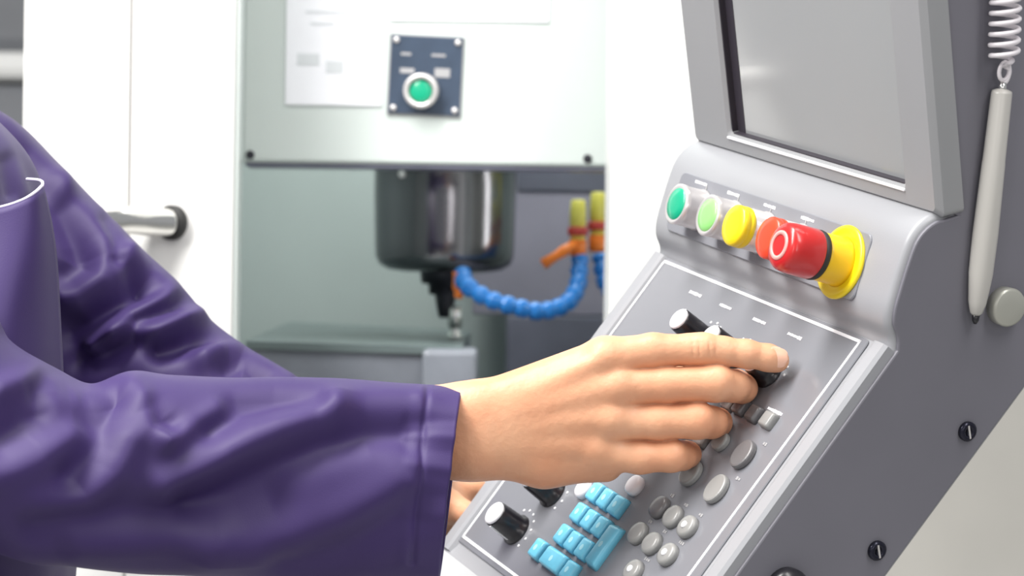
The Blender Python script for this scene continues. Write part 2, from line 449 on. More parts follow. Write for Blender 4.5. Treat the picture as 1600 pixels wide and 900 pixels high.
link('reflection_block', box_me('reflection_block', vb[0]-0.028, vb[0]+0.028, vb[1]-0.08, vb[1]+0.03, vb[2]-0.06, vb[2]+0.028, 0.006), 'block_grey', fx)  # added block standing in for a light blue reflection on the fixture
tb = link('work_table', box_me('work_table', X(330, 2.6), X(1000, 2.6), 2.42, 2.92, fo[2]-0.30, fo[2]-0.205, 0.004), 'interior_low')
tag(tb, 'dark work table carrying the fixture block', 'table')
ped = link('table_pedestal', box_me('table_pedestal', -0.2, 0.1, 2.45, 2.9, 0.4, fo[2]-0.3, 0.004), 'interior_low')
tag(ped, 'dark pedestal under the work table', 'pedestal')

# ---- blurred machine far behind, seen past the left edge
fm = empty('distant_machine', (-1.35, 4.6, 0), 'blurred grey machine far behind at the left edge', 'machine')
link('cabinet', box_me('cabinet', -0.5, 0.5, 0, 0.8, 0, 1.68, 0.02), 'far_machine', fm)
link('head', box_me('head', -0.45, 0.5, 0.05, 0.7, 1.74, 2.3, 0.03), 'far_machine', fm)
link('cover_band', box_me('cover_band', -0.5, 0.5, -0.02, 0.7, 1.685, 1.74, 0.02), 'white_paint', fm)

# ================================================================== CONTROL PENDANT
Rv = np.array([0.41199813, 0.20232686, -0.88843761])
Dv = np.array([-0.59227936, 0.80041962, -0.09237745])
Nv = np.array([-0.69243245, -0.5642626, -0.44960541])
Ov = np.array([0.11485193, -0.01914199, 1.79456139])
def cdir(v): return v[0]*cR-v[1]*cU+v[2]*cF
ax, ay, az, ao = cdir(Rv), cdir(-Dv), cdir(Nv), cam2w(Ov)
PM = Matrix(((ax[0], ay[0], az[0], ao[0]), (ax[1], ay[1], az[1], ao[1]), (ax[2], ay[2], az[2], ao[2]), (0, 0, 0, 1)))
pen = empty('control_pendant', label='grey operator control pendant with screen, coloured buttons, knobs and keypad', cat='control panel', mw=PM)

# section in (d, n): d down the keypad, n outwards; local y = -d, local z = n
SA = math.radians(48.5)
sdir = (-0.663, 0.749); snrm = (0.749, 0.663)
def spt(t, off): return (-0.0885+sdir[0]*t+snrm[0]*off, 0.0335+sdir[1]*t+snrm[1]*off)
front = [spt(0.30, -0.017), spt(0.004, -0.017), (-0.094, 0.0235)]
bulge = catmull([(-0.094, 0.0235), (-0.0885, 0.0315), (-0.078, 0.0362), (-0.066, 0.0368), (-0.052, 0.0325), (-0.035, 0.0255), (-0.022, 0.0195), (-0.0135, 0.0128), (-0.0085, 0.004), (-0.004, 0.0)], 5)
front = front[:2]+[tuple(p) for p in bulge]+[(0.262, 0.0), (0.268, 0.0012)]
low = [(0.285, 0.010), (0.350, 0.042), (0.366, 0.044), (0.375, 0.036), (0.36, -0.101)]
back = [(0.2, -0.1025), (-0.10, -0.1085), (-0.36, -0.112), (-0.40, 0.13)]
sect = front+low+back
poly = [(-d_, n_) for d_, n_ in sect]
XL, XR = -0.018, 0.300
ho = link('housing', prism_me('housing', poly, XL, XR, 0.005, 3, axis='x'), 'grey_plastic', pen)
autosmooth(ho, 32)
# side cover plate : the same outline slightly inset
def inset(pl, dist):
    n = len(pl); out = []
    area_ = sum(pl[i][0]*pl[(i+1) % n][1]-pl[(i+1) % n][0]*pl[i][1] for i in range(n))
    sg = 1 if area_ > 0 else -1
    for i in range(n):
        a, b, c = np.array(pl[i-1]), np.array(pl[i]), np.array(pl[(i+1) % n])
        e1 = (b-a)/np.linalg.norm(b-a); e2 = (c-b)/np.linalg.norm(c-b)
        n1 = np.array([-e1[1], e1[0]])*sg; n2 = np.array([-e2[1], e2[0]])*sg
        m = n1+n2; m /= max(np.linalg.norm(m), 1e-6)
        out.append(tuple(b+m*dist/max(m@n1, 0.5)))
    return out
outer = [spt(0.30, 0.0), spt(0.0, 0.0)]+[tuple(p) for p in bulge[2:]]+[(0.262, 0.0), (0.268, 0.0012)]+low+back
sp_o = link('side_plate', prism_me('side_plate', inset([(-a, b) for a, b in outer], 0.0045), XR-0.002, XR+0.0022, 0.0012, 2, axis='x'), 'side_paint', pen)
sp_o['label'] = 'dark grey painted side plate'
lipm = link('wrist_lip', prism_me('wrist_lip', [(-a, b) for a, b in ((0.270, 0.0035), (0.286, 0.0118), (0.351, 0.0438), (0.352, 0.0400), (0.287, 0.008), (0.272, 0.000))], XL-0.0005, XR-0.004, 0.0006, 1, axis='x'), 'lip_plastic', pen)
lipm['label'] = 'pale lower lip'

# screen sub-frame: x along the row, y up the screen, z out of the screen
SM = Matrix.Translation((0, 0.0885, 0.0335)) @ Matrix.Rotation(SA, 4, 'X')
ax0, ax1, ay0, ay1 = 0.038, 0.2665, 0.0115, 0.262
def ring_me(name, o4, i4, z0, z1, ch):
    """frame with an opening; chamfer ch around the opening"""
    def rc(b, z, r=0.004): return [(x, y, z) for x, y in rrect(b[0], b[1], b[2], b[3], r, 4)]
    loops = [rc(o4, z0), rc(o4, z1-0.004), rc((o4[0]+.004, o4[1]-.004, o4[2]+.004, o4[3]-.004), z1),
             rc((i4[0]-ch, i4[1]+ch, i4[2]-ch, i4[3]+ch), z1), rc(i4, z1-ch), rc(i4, z0)]
    v = [p for l in loops for p in l]; n = len(loops[0]); f = []
    for i in range(len(loops)-1):
        for k_ in range(n):
            k2 = (k_+1) % n; f.append((i*n+k_, i*n+k2, (i+1)*n+k2, (i+1)*n+k_))
    return fixn(pydata(name, v, f))
fr = link('screen_frame', ring_me('screen_frame', (XL-0.001, XR+0.005, -0.004, 0.300), (ax0, ax1, ay0, ay1), -0.019, 0.0, 0.0025), 'bezel_grey', pen, mw=SM)
autosmooth(fr, 35)
wl = 0.0012
def wallring(name, b, z0, z1, t):
    v = []; 
    for bb in (b, (b[0]+t, b[1]-t, b[2]+t, b[3]-t)):
        for z in (z0, z1):
            v += [(bb[0], bb[2], z), (bb[1], bb[2], z), (bb[1], bb[3], z), (bb[0], bb[3], z)]
    f = []
    for k_ in range(4):
        k2 = (k_+1) % 4
        f += [(k_, k2, 4+k2, 4+k_), (8+k_, 8+k2, 12+k2, 12+k_), (4+k_, 4+k2, 12+k2, 12+k_), (k_, k2, 8+k2, 8+k_)]
    return fixn(pydata(name, v, f))
link('recess_wall', wallring('recess_wall', (ax0+0.0002, ax1-0.0002, ay0+0.0002, ay1-0.0002), -0.0165, -0.0028, 0.0008), 'screen_wall', pen, mw=SM)
link('screen', box_me('screen', ax0+0.0009, ax1-0.0009, ay0+0.0009, ay1-0.0009, -0.0168, -0.0078), 'screen_glass', pen, mw=SM)
link('gasket_strip', box_me('gasket_strip', ax0+0.001, ax0+0.0115, ay0+0.001, ay1-0.001, -0.0079, -0.0074), 'screen_wall', pen, mw=SM)
tr = link('screen_trim', box_me('screen_trim', ax0-0.002, ax1+0.002, ay0-0.0034, ay0-0.0016, -0.001, 0.0011, 0.0005), 'white_print', pen, mw=SM)
tr['label'] = 'white line under the screen'

# button panel on the bulge
BA = math.atan2(0.38, 0.92)
BMx = Matrix.Translation((0, 0.042, 0.0282)) @ Matrix.Rotation(BA, 4, 'X')     # origin on the face centre line
link('button_panel', prism_me('button_panel', rrect(0.004, 0.263, -0.0255, 0.0195, 0.006), -0.0035, 0.0012, 0.0006, 1), 'button_plate', pen, mw=BMx)
collar = lathe_me('collar', [(0.0152, 0), (0.0155, 0.0015), (0.0148, 0.003), (0.0146, 0.016), (0.0150, 0.017), (0.0150, 0.0205), (0.0138, 0.0215), (0.0122, 0.0208)], 40); collar.materials.append(MATS['nickel'])
collar_s = lathe_me('collar_short', [(0.0152, 0), (0.0155, 0.0015), (0.0146, 0.003), (0.0146, 0.0160), (0.0135, 0.0170), (0.012, 0.0170)], 40); collar_s.materials.append(MATS['nickel'])
def child_empty(name, parent, mw, label=None):
    e = bpy.data.objects.new(name, None); C.objects.link(e); e.parent = parent; e.matrix_basis = mw; e.empty_display_size = 0.01
    if label: e['label'] = label
    return e
def btn(x, m, kind, label):
    e = child_empty('push_button', pen, BMx @ Matrix.Translation((x, -0.0035, 0.001)), label)
    if kind == 'flush':
        link('collar', collar, None, e)
        link('lens', lathe_me('lens', [(0.0121, 0.016), (0.0121, 0.0205), (0.0112, 0.0216), (0.006, 0.0222)], 36), m, e)
    else:
        link('collar', collar_s, None, e)
        link('cap', lathe_me('cap', [(0.0128, 0.0162), (0.0143, 0.0166), (0.0147, 0.0175), (0.0147, 0.0200), (0.0141, 0.0207), (0.0146, 0.0214), (0.0146, 0.0250), (0.0134, 0.0264), (0.008, 0.0270)], 40), m, e)
    tick = link('marker_line', box_me('marker_line', -0.0006, 0.0006, 0.0150, 0.0185, -0.0002, 0.0006), 'faint_print', e)
btn(0.0449, 'green_lens', 'flush', 'silver button with emerald green lens')
btn(0.0916, 'light_green_lens', 'flush', 'silver button with pale green lens')
btn(0.1371, 'yellow_plastic', 'raised', 'raised yellow button')
btn(0.1836, 'orange_red_plastic', 'raised', 'raised orange red button')
es = child_empty('emergency_stop', pen, BMx @ Matrix.Translation((0.2385, -0.004, 0.001)), 'red emergency stop on a yellow base')
def annulus(prof, n=48, name='ring'):
    v, f = [], []
    m_ = len(prof)
    for r, z in prof:
        for k_ in range(n):
            a = 2*math.pi*k_/n; v.append((r*math.cos(a), r*math.sin(a), z))
    for i in range(m_):
        for k_ in range(n):
            k2 = (k_+1) % n; j = (i+1) % m_
            f.append((i*n+k_, i*n+k2, j*n+k2, j*n+k_))
    me = fixn(pydata(name, v, f)); me.shade_smooth(); return me
link('base_ring', lathe_me('base_ring', [(0.0248, 0), (0.0250, 0.0012), (0.0243, 0.0026), (0.0215, 0.0030), (0.0200, 0.0022), (0.017, 0.0022)], 48), 'yellow_plastic', es)
link('neck', lathe_me('neck', [(0.0172, 0.002), (0.0165, 0.004), (0.0160, 0.018), (0.0150, 0.021)], 40), 'amber_plastic', es)
link('gasket', lathe_me('gasket', [(0.0150, 0.020), (0.0165, 0.0205), (0.0169, 0.0225), (0.0165, 0.0245), (0.015, 0.025)], 40), 'black_rubber', es)
hd = link('mushroom_head', lathe_me('mushroom_head', [(0.0150, 0.0235), (0.0162, 0.0238), (0.0168, 0.0255), (0.0166, 0.042), (0.0158, 0.0470), (0.0138, 0.0495), (0.011, 0.0505), (0.005, 0.0507)], 48), 'red_plastic', es)
link('highlight_ring', annulus([(0.0070, 0.0502), (0.0100, 0.0502), (0.0098, 0.0512), (0.0072, 0.0513)], 40, 'highlight_ring'), 'pink_highlight', es)  # highlight on the red head, painted as a pale pink ring
# unreadable small captions above the buttons, as short dashes of print
def caption(mw, x, y, w_, parent, m='white_print', z=0.0016):
    r_ = random.Random(int(x*10000)); 
    bm = bmesh.new(); xx = -w_/2
    while xx < w_/2:
        ww = r_.uniform(0.0012, 0.0024); hh = r_.uniform(0.0016, 0.0027)
        q = bmesh.ops.create_cube(bm, size=1)['verts']
        for v in q: v.co = Vector((x+xx+ww/2+v.co.x*ww, y+v.co.y*hh, z+v.co.z*0.0004))
        xx += ww+0.0005
    me = bpy.data.meshes.new('caption'); bm.to_mesh(me); bm.free()
    return link('caption', me, m, parent, mw=mw)
for x in (0.0329, 0.0808, 0.1323, 0.1823): caption(BMx, x+0.002, 0.0155, 0.016, pen, z=0.0013)

# keypad membrane, border line, rims
link('keypad_panel', prism_me('keypad_panel', rrect(-0.0085, 0.2785, -0.2585, 0.0035, 0.004), 0.0, 0.0014, 0.0006, 1), 'membrane', pen)
LZ0, LZ1 = 0.0011, 0.0019
def strip(name, x0, y0, x1, y1, wd, m, z0, z1):
    dx, dy = x1-x0, y1-y0; L = math.hypot(dx, dy); nx, ny = -dy/L*wd/2, dx/L*wd/2; ex, ey = dx/L*wd/2, dy/L*wd/2
    pl = [(x0-ex+nx, y0-ey+ny), (x0-ex-nx, y0-ey-ny), (x1+ex-nx, y1+ey-ny), (x1+ex+nx, y1+ey+ny)]
    return link(name, prism_me(name, pl, z0, z1), m, pen)
cs = [(0.0005, 0.0), (0.2706, 0.0), (0.2675, -0.2535), (0.0012, -0.2535)]
for i in range(4):
    a, b = cs[i], cs[(i+1) % 4]
    strip('border_line', a[0], a[1], b[0], b[1], 0.0021, 'white_print', LZ0, LZ1)
rimp = [(0.2825, 0.0), (0.2850, 0.0030), (0.2880, 0.0042), (0.2975, 0.0042), (0.3000, 0.0020), (0.3002, -0.006), (0.2825, -0.006)]
def rim(name, prof, y0, y1):
    v = [(x, y0, z) for x, z in prof]+[(x, y1, z) for x, z in prof]; n = len(prof)
    f = [(i, (i+1) % n, n+(i+1) % n, n+i) for i in range(n)]+[tuple(range(n)), tuple(range(2*n-1, n-1, -1))]
    o_ = link(name, fixn(pydata(name, v, f)), 'lip_plastic' if False else 'grey_plastic', pen); return o_
rim('edge_rim', rimp, -0.268, 0.004)
rim('edge_rim', [(0.2820-x if True else x, z) for x, z in rimp], -0.268, 0.004)

# selector knobs
def knob(x, d_, h_, r_, dots, capmat='key_white', rot=20):
    e = child_empty('selector_knob', pen, Matrix.Translation((x, -d_, 0.0014)))
    n = 40; v = []; f = []
    prof = [(1.14, 0), (1.14, 0.0018), (1.0, 0.003), (0.97, h_*0.5), (0.92, h_-0.001), (0.86, h_)]
    for rr_, z in prof:
        for k_ in range(n):
            a = 2*math.pi*k_/n
            g = 1-0.035*(k_ % 2) if 0.95 >= rr_ or rr_ in (1.0, 0.97) else 1
            v.append((r_*rr_*g*math.cos(a), r_*rr_*g*math.sin(a), z))
    for i in range(len(prof)-1):
        for k_ in range(n):
            k2 = (k_+1) % n; f.append((i*n+k_, i*n+k2, (i+1)*n+k2, (i+1)*n+k_))
    f.append(tuple((len(prof)-1)*n+k_ for k_ in range(n)))
    link('body', pydata('body', v, f), 'black_plastic', e, smooth=True)
    link('cap', lathe_me('cap', [(r_*0.84, h_-0.001), (r_*0.84, h_+0.0012), (r_*0.74, h_+0.0020), (r_*0.3, h_+0.0021)], 32), capmat, e)
    link('pointer', box_me('pointer', -0.0009, 0.0009, r_*0.86, r_*0.99, 0.004, h_-0.001), 'white_print', e, mw=Matrix.Rotation(math.radians(rot), 4, 'Z'))
    dm = bpy.data.meshes.get('dial_dot') or lathe_me('dial_dot', [(0.0011, 0), (0.0010, 0.0005)], 10)
    if not dm.materials: dm.materials.append(MATS['white_print'])
    for a in dots:
        t = math.radians(a); link('dial_dot', dm, None, e, loc=(r_*1.6*math.cos(t), r_*1.6*math.sin(t), 0.0))
arc = [150, 120, 90, 60, 30, 0, -30]
knob(0.1130, 0.0425, 0.0265, 0.0096, [115, 85, 60, 35])
knob(0.1605, 0.0440, 0.0265, 0.0096, [115, 85, 60, 35])
knob(0.2060, 0.0445, 0.0160, 0.0100, [115, 85, 60, 35, 12])
knob(0.0590, 0.2270, 0.0230, 0.0105, [150, 120, 95, 70, 45, 20, -5, -30], 'key_white', 200)
knob(0.0690, 0.1905, 0.0230, 0.0105, [60, 20, -5, -30])
for x in (0.0650, 0.1097, 0.1568, 0.2035): caption(Matrix.Identity(4), x, -0.0138, 0.016, pen)
caption(Matrix.Identity(4), 0.238, -0.066, 0.018, pen)

# blue keys
def key_me(name, sx_, sy_, hgt, bev):
    bm = bmesh.new(); bmesh.ops.create_cube(bm, size=1)
    for v in bm.verts:
        tp = 0.86 if v.co.z > 0 else 1.0
        v.co = Vector((v.co.x*sx_*tp, v.co.y*sy_*tp, (v.co.z+0.5)*hgt))
    bmesh.ops.bevel(bm, geom=[e for e in bm.edges if max(e.verts[0].co.z, e.verts[1].co.z) > hgt*0.5], offset=bev, segments=3, affect='EDGES', profile=0.5)
    me = bpy.data.meshes.new(name); bm.to_mesh(me); bm.free(); me.shade_smooth()
    return me
K1 = key_me('key', 0.0143, 0.0158, 0.006, 0.0018); K1.materials.append(MATS['key_blue'])
KW = key_me('key_wide', 0.0300, 0.0158, 0.006, 0.0018); KW.materials.append(MATS['key_blue'])
KT = key_me('key_tall', 0.0150, 0.0345, 0.006, 0.0018); KT.materials.append(MATS['key_blue'])
LG = {}
def legend(e, seed, w_=0.0045):
    r_ = random.Random(seed)
    bm = bmesh.new()
    q = bmesh.ops.create_circle(bm, cap_ends=True, segments=14, radius=0.0024)['verts']
    for v in q: v.co = Vector((v.co.x*0.8+r_.uniform(-0.0001, 0.0001), v.co.y, 0.00613))
    me = bpy.data.meshes.new('legend'); bm.to_mesh(me); bm.free()
    link('legend', me, 'key_blue_print', e)
def key(me, x, d_, seed):
    e = link('blue_key', me, None, pen, loc=(x, -d_, 0.0013)); legend(e, seed)
i = 0
for d_, xs_ in ((0.1743, (0.1205, 0.1372, 0.1540)), (0.1925, (0.1196, 0.1362, 0.1528)), (0.2112, (0.1190, 0.1355, 0.1522)), (0.2294, (0.1030, 0.1535))):
    for x in xs_: key(K1, x, d_, i); i += 1
key(KT, 0.1697, 0.2022, 40); key(KW, 0.1283, 0.2294, 41)
# a second bank up the panel, partly under the hand
# grey round keys with print
def rkey(r_, h_, m):
    me = lathe_me('round_key', [(r_, 0), (r_, h_*0.55), (r_*0.93, h_*0.85), (r_*0.7, h_), (r_*0.2, h_*1.03)], 24); me.materials.append(MATS[m]); return me
RG, RD, RW = rkey(0.0083, 0.0055, 'key_grey'), rkey(0.0083, 0.0055, 'key_dark'), rkey(0.0075, 0.006, 'key_white')
lampme = lathe_me('lamp', [(0.0026, 0), (0.0024, 0.0012), (0.001, 0.0016)], 12); lampme.materials.append(MATS['white_print'])
for n_, (x, d_) in enumerate([(0.1963, 0.1600), (0.2163, 0.1607), (0.2375, 0.1614), (0.1936, 0.1825), (0.2147, 0.1832), (0.2376, 0.1836), (0.2160, 0.2050)]):
    e = link('round_key', RD if n_ == 0 else RG, None, pen, loc=(x, -d_, 0.0013))
    if n_ in (2, 5, 6): link('lamp', lampme, None, e, loc=(0, 0, 0.0052))
    caption(Matrix.Identity(4), x+0.0015, -d_+0.0115, 0.0045, pen, 'faint_print')
def okey(x, d_, w_, h_, m, rot=0):
    me = prism_me('oval_key', [(w_/2*math.cos(t), h_/2*math.sin(t)) for t in np.linspace(0, 2*math.pi, 28, endpoint=False)], 0, 0.005, 0.0014, 2)
    link('oval_key', me, m, pen, mw=Matrix.Translation((x, -d_, 0.0013)) @ Matrix.Rotation(rot, 4, 'Z'))
okey(0.2390, 0.1304, 0.0180, 0.0215, 'key_grey'); okey(0.2030, 0.1295, 0.0185, 0.0195, 'key_grey')
okey(0.2408, 0.1018, 0.0180, 0.0215, 'key_dark'); okey(0.2102, 0.1012, 0.0140, 0.0140, 'key_grey')
caption(Matrix.Identity(4), 0.249, -0.117, 0.004, pen, 'faint_print'); caption(Matrix.Identity(4), 0.251, -0.0885, 0.004, pen, 'faint_print')
sqm = {}
for x, d_, m in ((0.2408, 0.0737, 'key_grey'), (0.2228, 0.0741, 'key_dark'), (0.2047, 0.0738, 'key_dark'), (0.1905, 0.0745, 'key_grey'), (0.1895, 0.1052, 'key_grey')):
    if m not in sqm: sqm[m] = key_me('square_key', 0.0128, 0.0125, 0.0055, 0.0018); sqm[m].materials.append(MATS[m])
    link('square_key', sqm[m], None, pen, loc=(x, -d_, 0.0013))
for x, d_ in ((0.1041, 0.1768), (0.1555, 0.1560)): link('white_key', RW, None, pen, loc=(x, -d_, 0.0013))

# side plate hardware
SX = XR+0.0022
def side(d_, n_, x=SX): return (x, -d_, n_)
def xaxis(d_, n_, x=SX): return zto((1, 0, 0), side(d_, n_, x))
scw = lathe_me('side_screw', [(0.0066, 0), (0.0066, 0.0022), (0.0052, 0.0034), (0.0030, 0.0034), (0.0028, 0.0016)], 24); scw.materials.append(MATS['screw_black'])
slot = box_me('slot', -0.0045, 0.0045, -0.0006, 0.0006, 0.0030, 0.0038); slot.materials.append(MATS['nickel'])
for d_, n_ in ((0.0038, -0.0853), (0.1018, -0.0818), (-0.125, -0.089)):
    e = link('screw', scw, None, pen, mw=xaxis(d_, n_)); link('slot', slot, None, e, mw=Matrix.Rotation(0.9, 4, 'Z'))
link('disc_rest', lathe_me('disc_rest', [(0.0125, 0), (0.0128, 0.007), (0.0122, 0.0085), (0.0108, 0.0092), (0.004, 0.0094)], 40), 'disc', pen, mw=xaxis(-0.0738, -0.0500))
link('cable_socket', lathe_me('cable_socket', [(0.014, 0), (0.0145, 0.006), (0.012, 0.010), (0.008, 0.012)], 28), 'black_plastic', pen, mw=xaxis(0.1580, -0.0400))

# pendant support : arm from the back of the pendant to the machine panel
sa = empty('support_arm', P(1500, 500, 1.9), 'hidden grey arm carrying the control pendant from the machine panel', 'bracket')
so = np.array(sa.location)
pa = np.array(PM @ Vector((0.15, 0.10, -0.109))); pbk = np.array((pa[0]+0.03, FD+0.005, pa[2]+0.02))
link('tube', tube_me('tube', [pa-so, (pa+pbk)/2-so, pbk-so], 0.024, 20), 'side_paint', sa)
link('flange', lathe_me('flange', [(0.05, 0), (0.05, 0.012), (0.04, 0.014)], 28), 'side_paint', sa, mw=zto((0, -1, 0), pbk-so))

# stylus and coiled cord
sty = empty('stylus', label='beige stylus pen on a coiled white cord beside the round disc', cat='stylus', mw=PM)
T0 = np.array(side(-0.1720, 0.0525, SX+0.0085)); T1 = np.array(side(-0.0540, -0.0345, SX+0.0060))
axd = T1-T0; Ls = np.linalg.norm(axd); axd /= Ls
SMx = zto(axd, T0)
link('barrel', lathe_me('barrel', [(0.0012, -0.0025), (0.0062, -0.0005), (0.0066, 0.001), (0.0072, Ls*0.3), (0.0074, Ls*0.31), (0.0082, Ls*0.62), (0.0078, Ls*0.80), (0.0058, Ls*0.93), (0.0040, Ls*0.975), (0.0026, Ls*0.985)], 28), 'stylus_shell', sty, mw=SMx)
link('tip', lathe_me('tip', [(0.0026, Ls*0.98), (0.0022, Ls*1.01), (0.0010, Ls*1.025)], 14), 'black_plastic', sty, mw=SMx)
link('eyelet', lathe_me('eyelet', [(0.0022, -0.006), (0.0028, -0.003), (0.0028, 0.0)], 14), 'chrome', sty, mw=SMx)
B0 = np.array(side(-0.1855, 0.0655, SX+0.0105)); B1 = np.array(side(-0.245, 0.1180, SX+0.0105))
u = (B1-B0); Lc = np.linalg.norm(u); u /= Lc; e1 = np.array([1.0, 0, 0]); e1 -= u*(e1@u); e1 /= np.linalg.norm(e1); e2 = np.cross(u, e1)
turns = 12; helix = []
st = T0-axd*0.004
helix += catmull([st, st-axd*0.004+e2*0.003, st-axd*0.010+e2*0.0035, st-axd*0.013-e2*0.002], 5)[:-1]
for t in np.linspace(0, 1, turns*18):
    a = 2*math.pi*turns*t; r_ = 0.0088*min(1, 0.5+t*8)
    helix.append(B0+u*Lc*t+r_*(math.cos(a)*e1+math.sin(a)*e2))
link('coiled_cord', tube_me('coiled_cord', helix, 0.0016, 8), 'coil', sty)
lp = [st-axd*0.009+0.0038*(math.cos(a)*e2-math.sin(a)*axd*1.5) for a in np.linspace(0, 2*math.pi, 20)]
link('loop', tube_me('loop', lp, 0.0014, 8), 'coil', sty)
mt = link('cord_anchor', lathe_me('cord_anchor', [(0.009, 0), (0.009, 0.016), (0.006, 0.019)], 20), 'black_plastic', sty, mw=zto((1, 0, 0), B1-np.array([0.0105, 0, 0])))

# ================================================================== PERSON
# ---- signed distance helpers
def surface_nets(fun, lo, hi, hstep):
    n = [int(math.ceil((hi[i]-lo[i])/hstep))+1 for i in range(3)]
    gx = [lo[i]+hstep*np.arange(n[i], dtype=np.float32) for i in range(3)]
    Xg, Yg, Zg = np.meshgrid(*[g.astype(np.float32) for g in gx], indexing='ij')
    val = fun(Xg, Yg, Zg).astype(np.float32)
    ins = val < 0
    acc = np.zeros(tuple(k_-1 for k_ in n)+(3,), np.float32); cnt = np.zeros(tuple(k_-1 for k_ in n), np.float32)
    sl = lambda o_: tuple(slice(o_[i], n[i]-1+o_[i]) for i in range(3))
    corners = [(a, b, c) for a in (0, 1) for b in (0, 1) for c in (0, 1)]
    for a in corners:
        for axs in range(3):
            if a[axs] == 1: continue
            b = list(a); b[axs] = 1
            va, vb_ = val[sl(a)], val[sl(tuple(b))]
            m_ = (va < 0) != (vb_ < 0)
            t = np.where(m_, va/np.where(m_, va-vb_, 1), 0)
            for c in range(3):
                acc[..., c] += np.where(m_, a[c]+(t if c == axs else 0), 0)
            cnt += m_
    act = cnt > 0
    idx = -np.ones(act.shape, np.int64); idx[act] = np.arange(act.sum())
    ijk = np.argwhere(act)
    verts = (ijk+acc[act]/cnt[act][:, None])*hstep+np.array(lo)
    faces = []
    for axs in range(3):
        o1, o2 = (axs+1) % 3, (axs+2) % 3
        s0 = [slice(1, n[i]-1) for i in range(3)]; s1 = list(s0)
        s0[axs] = slice(0, n[axs]-1); s1[axs] = slice(1, n[axs])
        A, B = ins[tuple(s0)], ins[tuple(s1)]
        ch = np.argwhere(A != B)
        off = np.array([1, 1, 1]); off[axs] = 0
        base = ch+off
        def nb(d1, d2):
            q = base.copy(); q[:, o1] -= d1; q[:, o2] -= d2
            return idx[q[:, 0], q[:, 1], q[:, 2]]
        quad = np.stack([nb(1, 1), nb(0, 1), nb(0, 0), nb(1, 0)], 1)
        flip = ~A[tuple(ch.T)]
        quad[flip] = quad[flip][:, ::-1]
        faces.append(quad)
    faces = np.concatenate(faces)
    faces = faces[(faces >= 0).all(1)]
    return verts, faces

def cone(p, q, ra, rb):
    p = np.array(p, np.float32); q = np.array(q, np.float32); d_ = q-p; L2 = float(d_@d_)+1e-12
    def f(x, y, z):
        ux, uy, uz = x-p[0], y-p[1], z-p[2]
        t = np.clip((ux*d_[0]+uy*d_[1]+uz*d_[2])/L2, 0, 1)
        return np.sqrt((ux-t*d_[0])**2+(uy-t*d_[1])**2+(uz-t*d_[2])**2)-(ra+(rb-ra)*t)
    return f
def smin(a, b, k_):
    h_ = np.maximum(k_-np.abs(a-b), 0)/k_
    return np.minimum(a, b)-h_*h_*k_*0.25

HDp = 1.58
def H(px, py, dz): return P(px, py, HDp+dz*0.001)

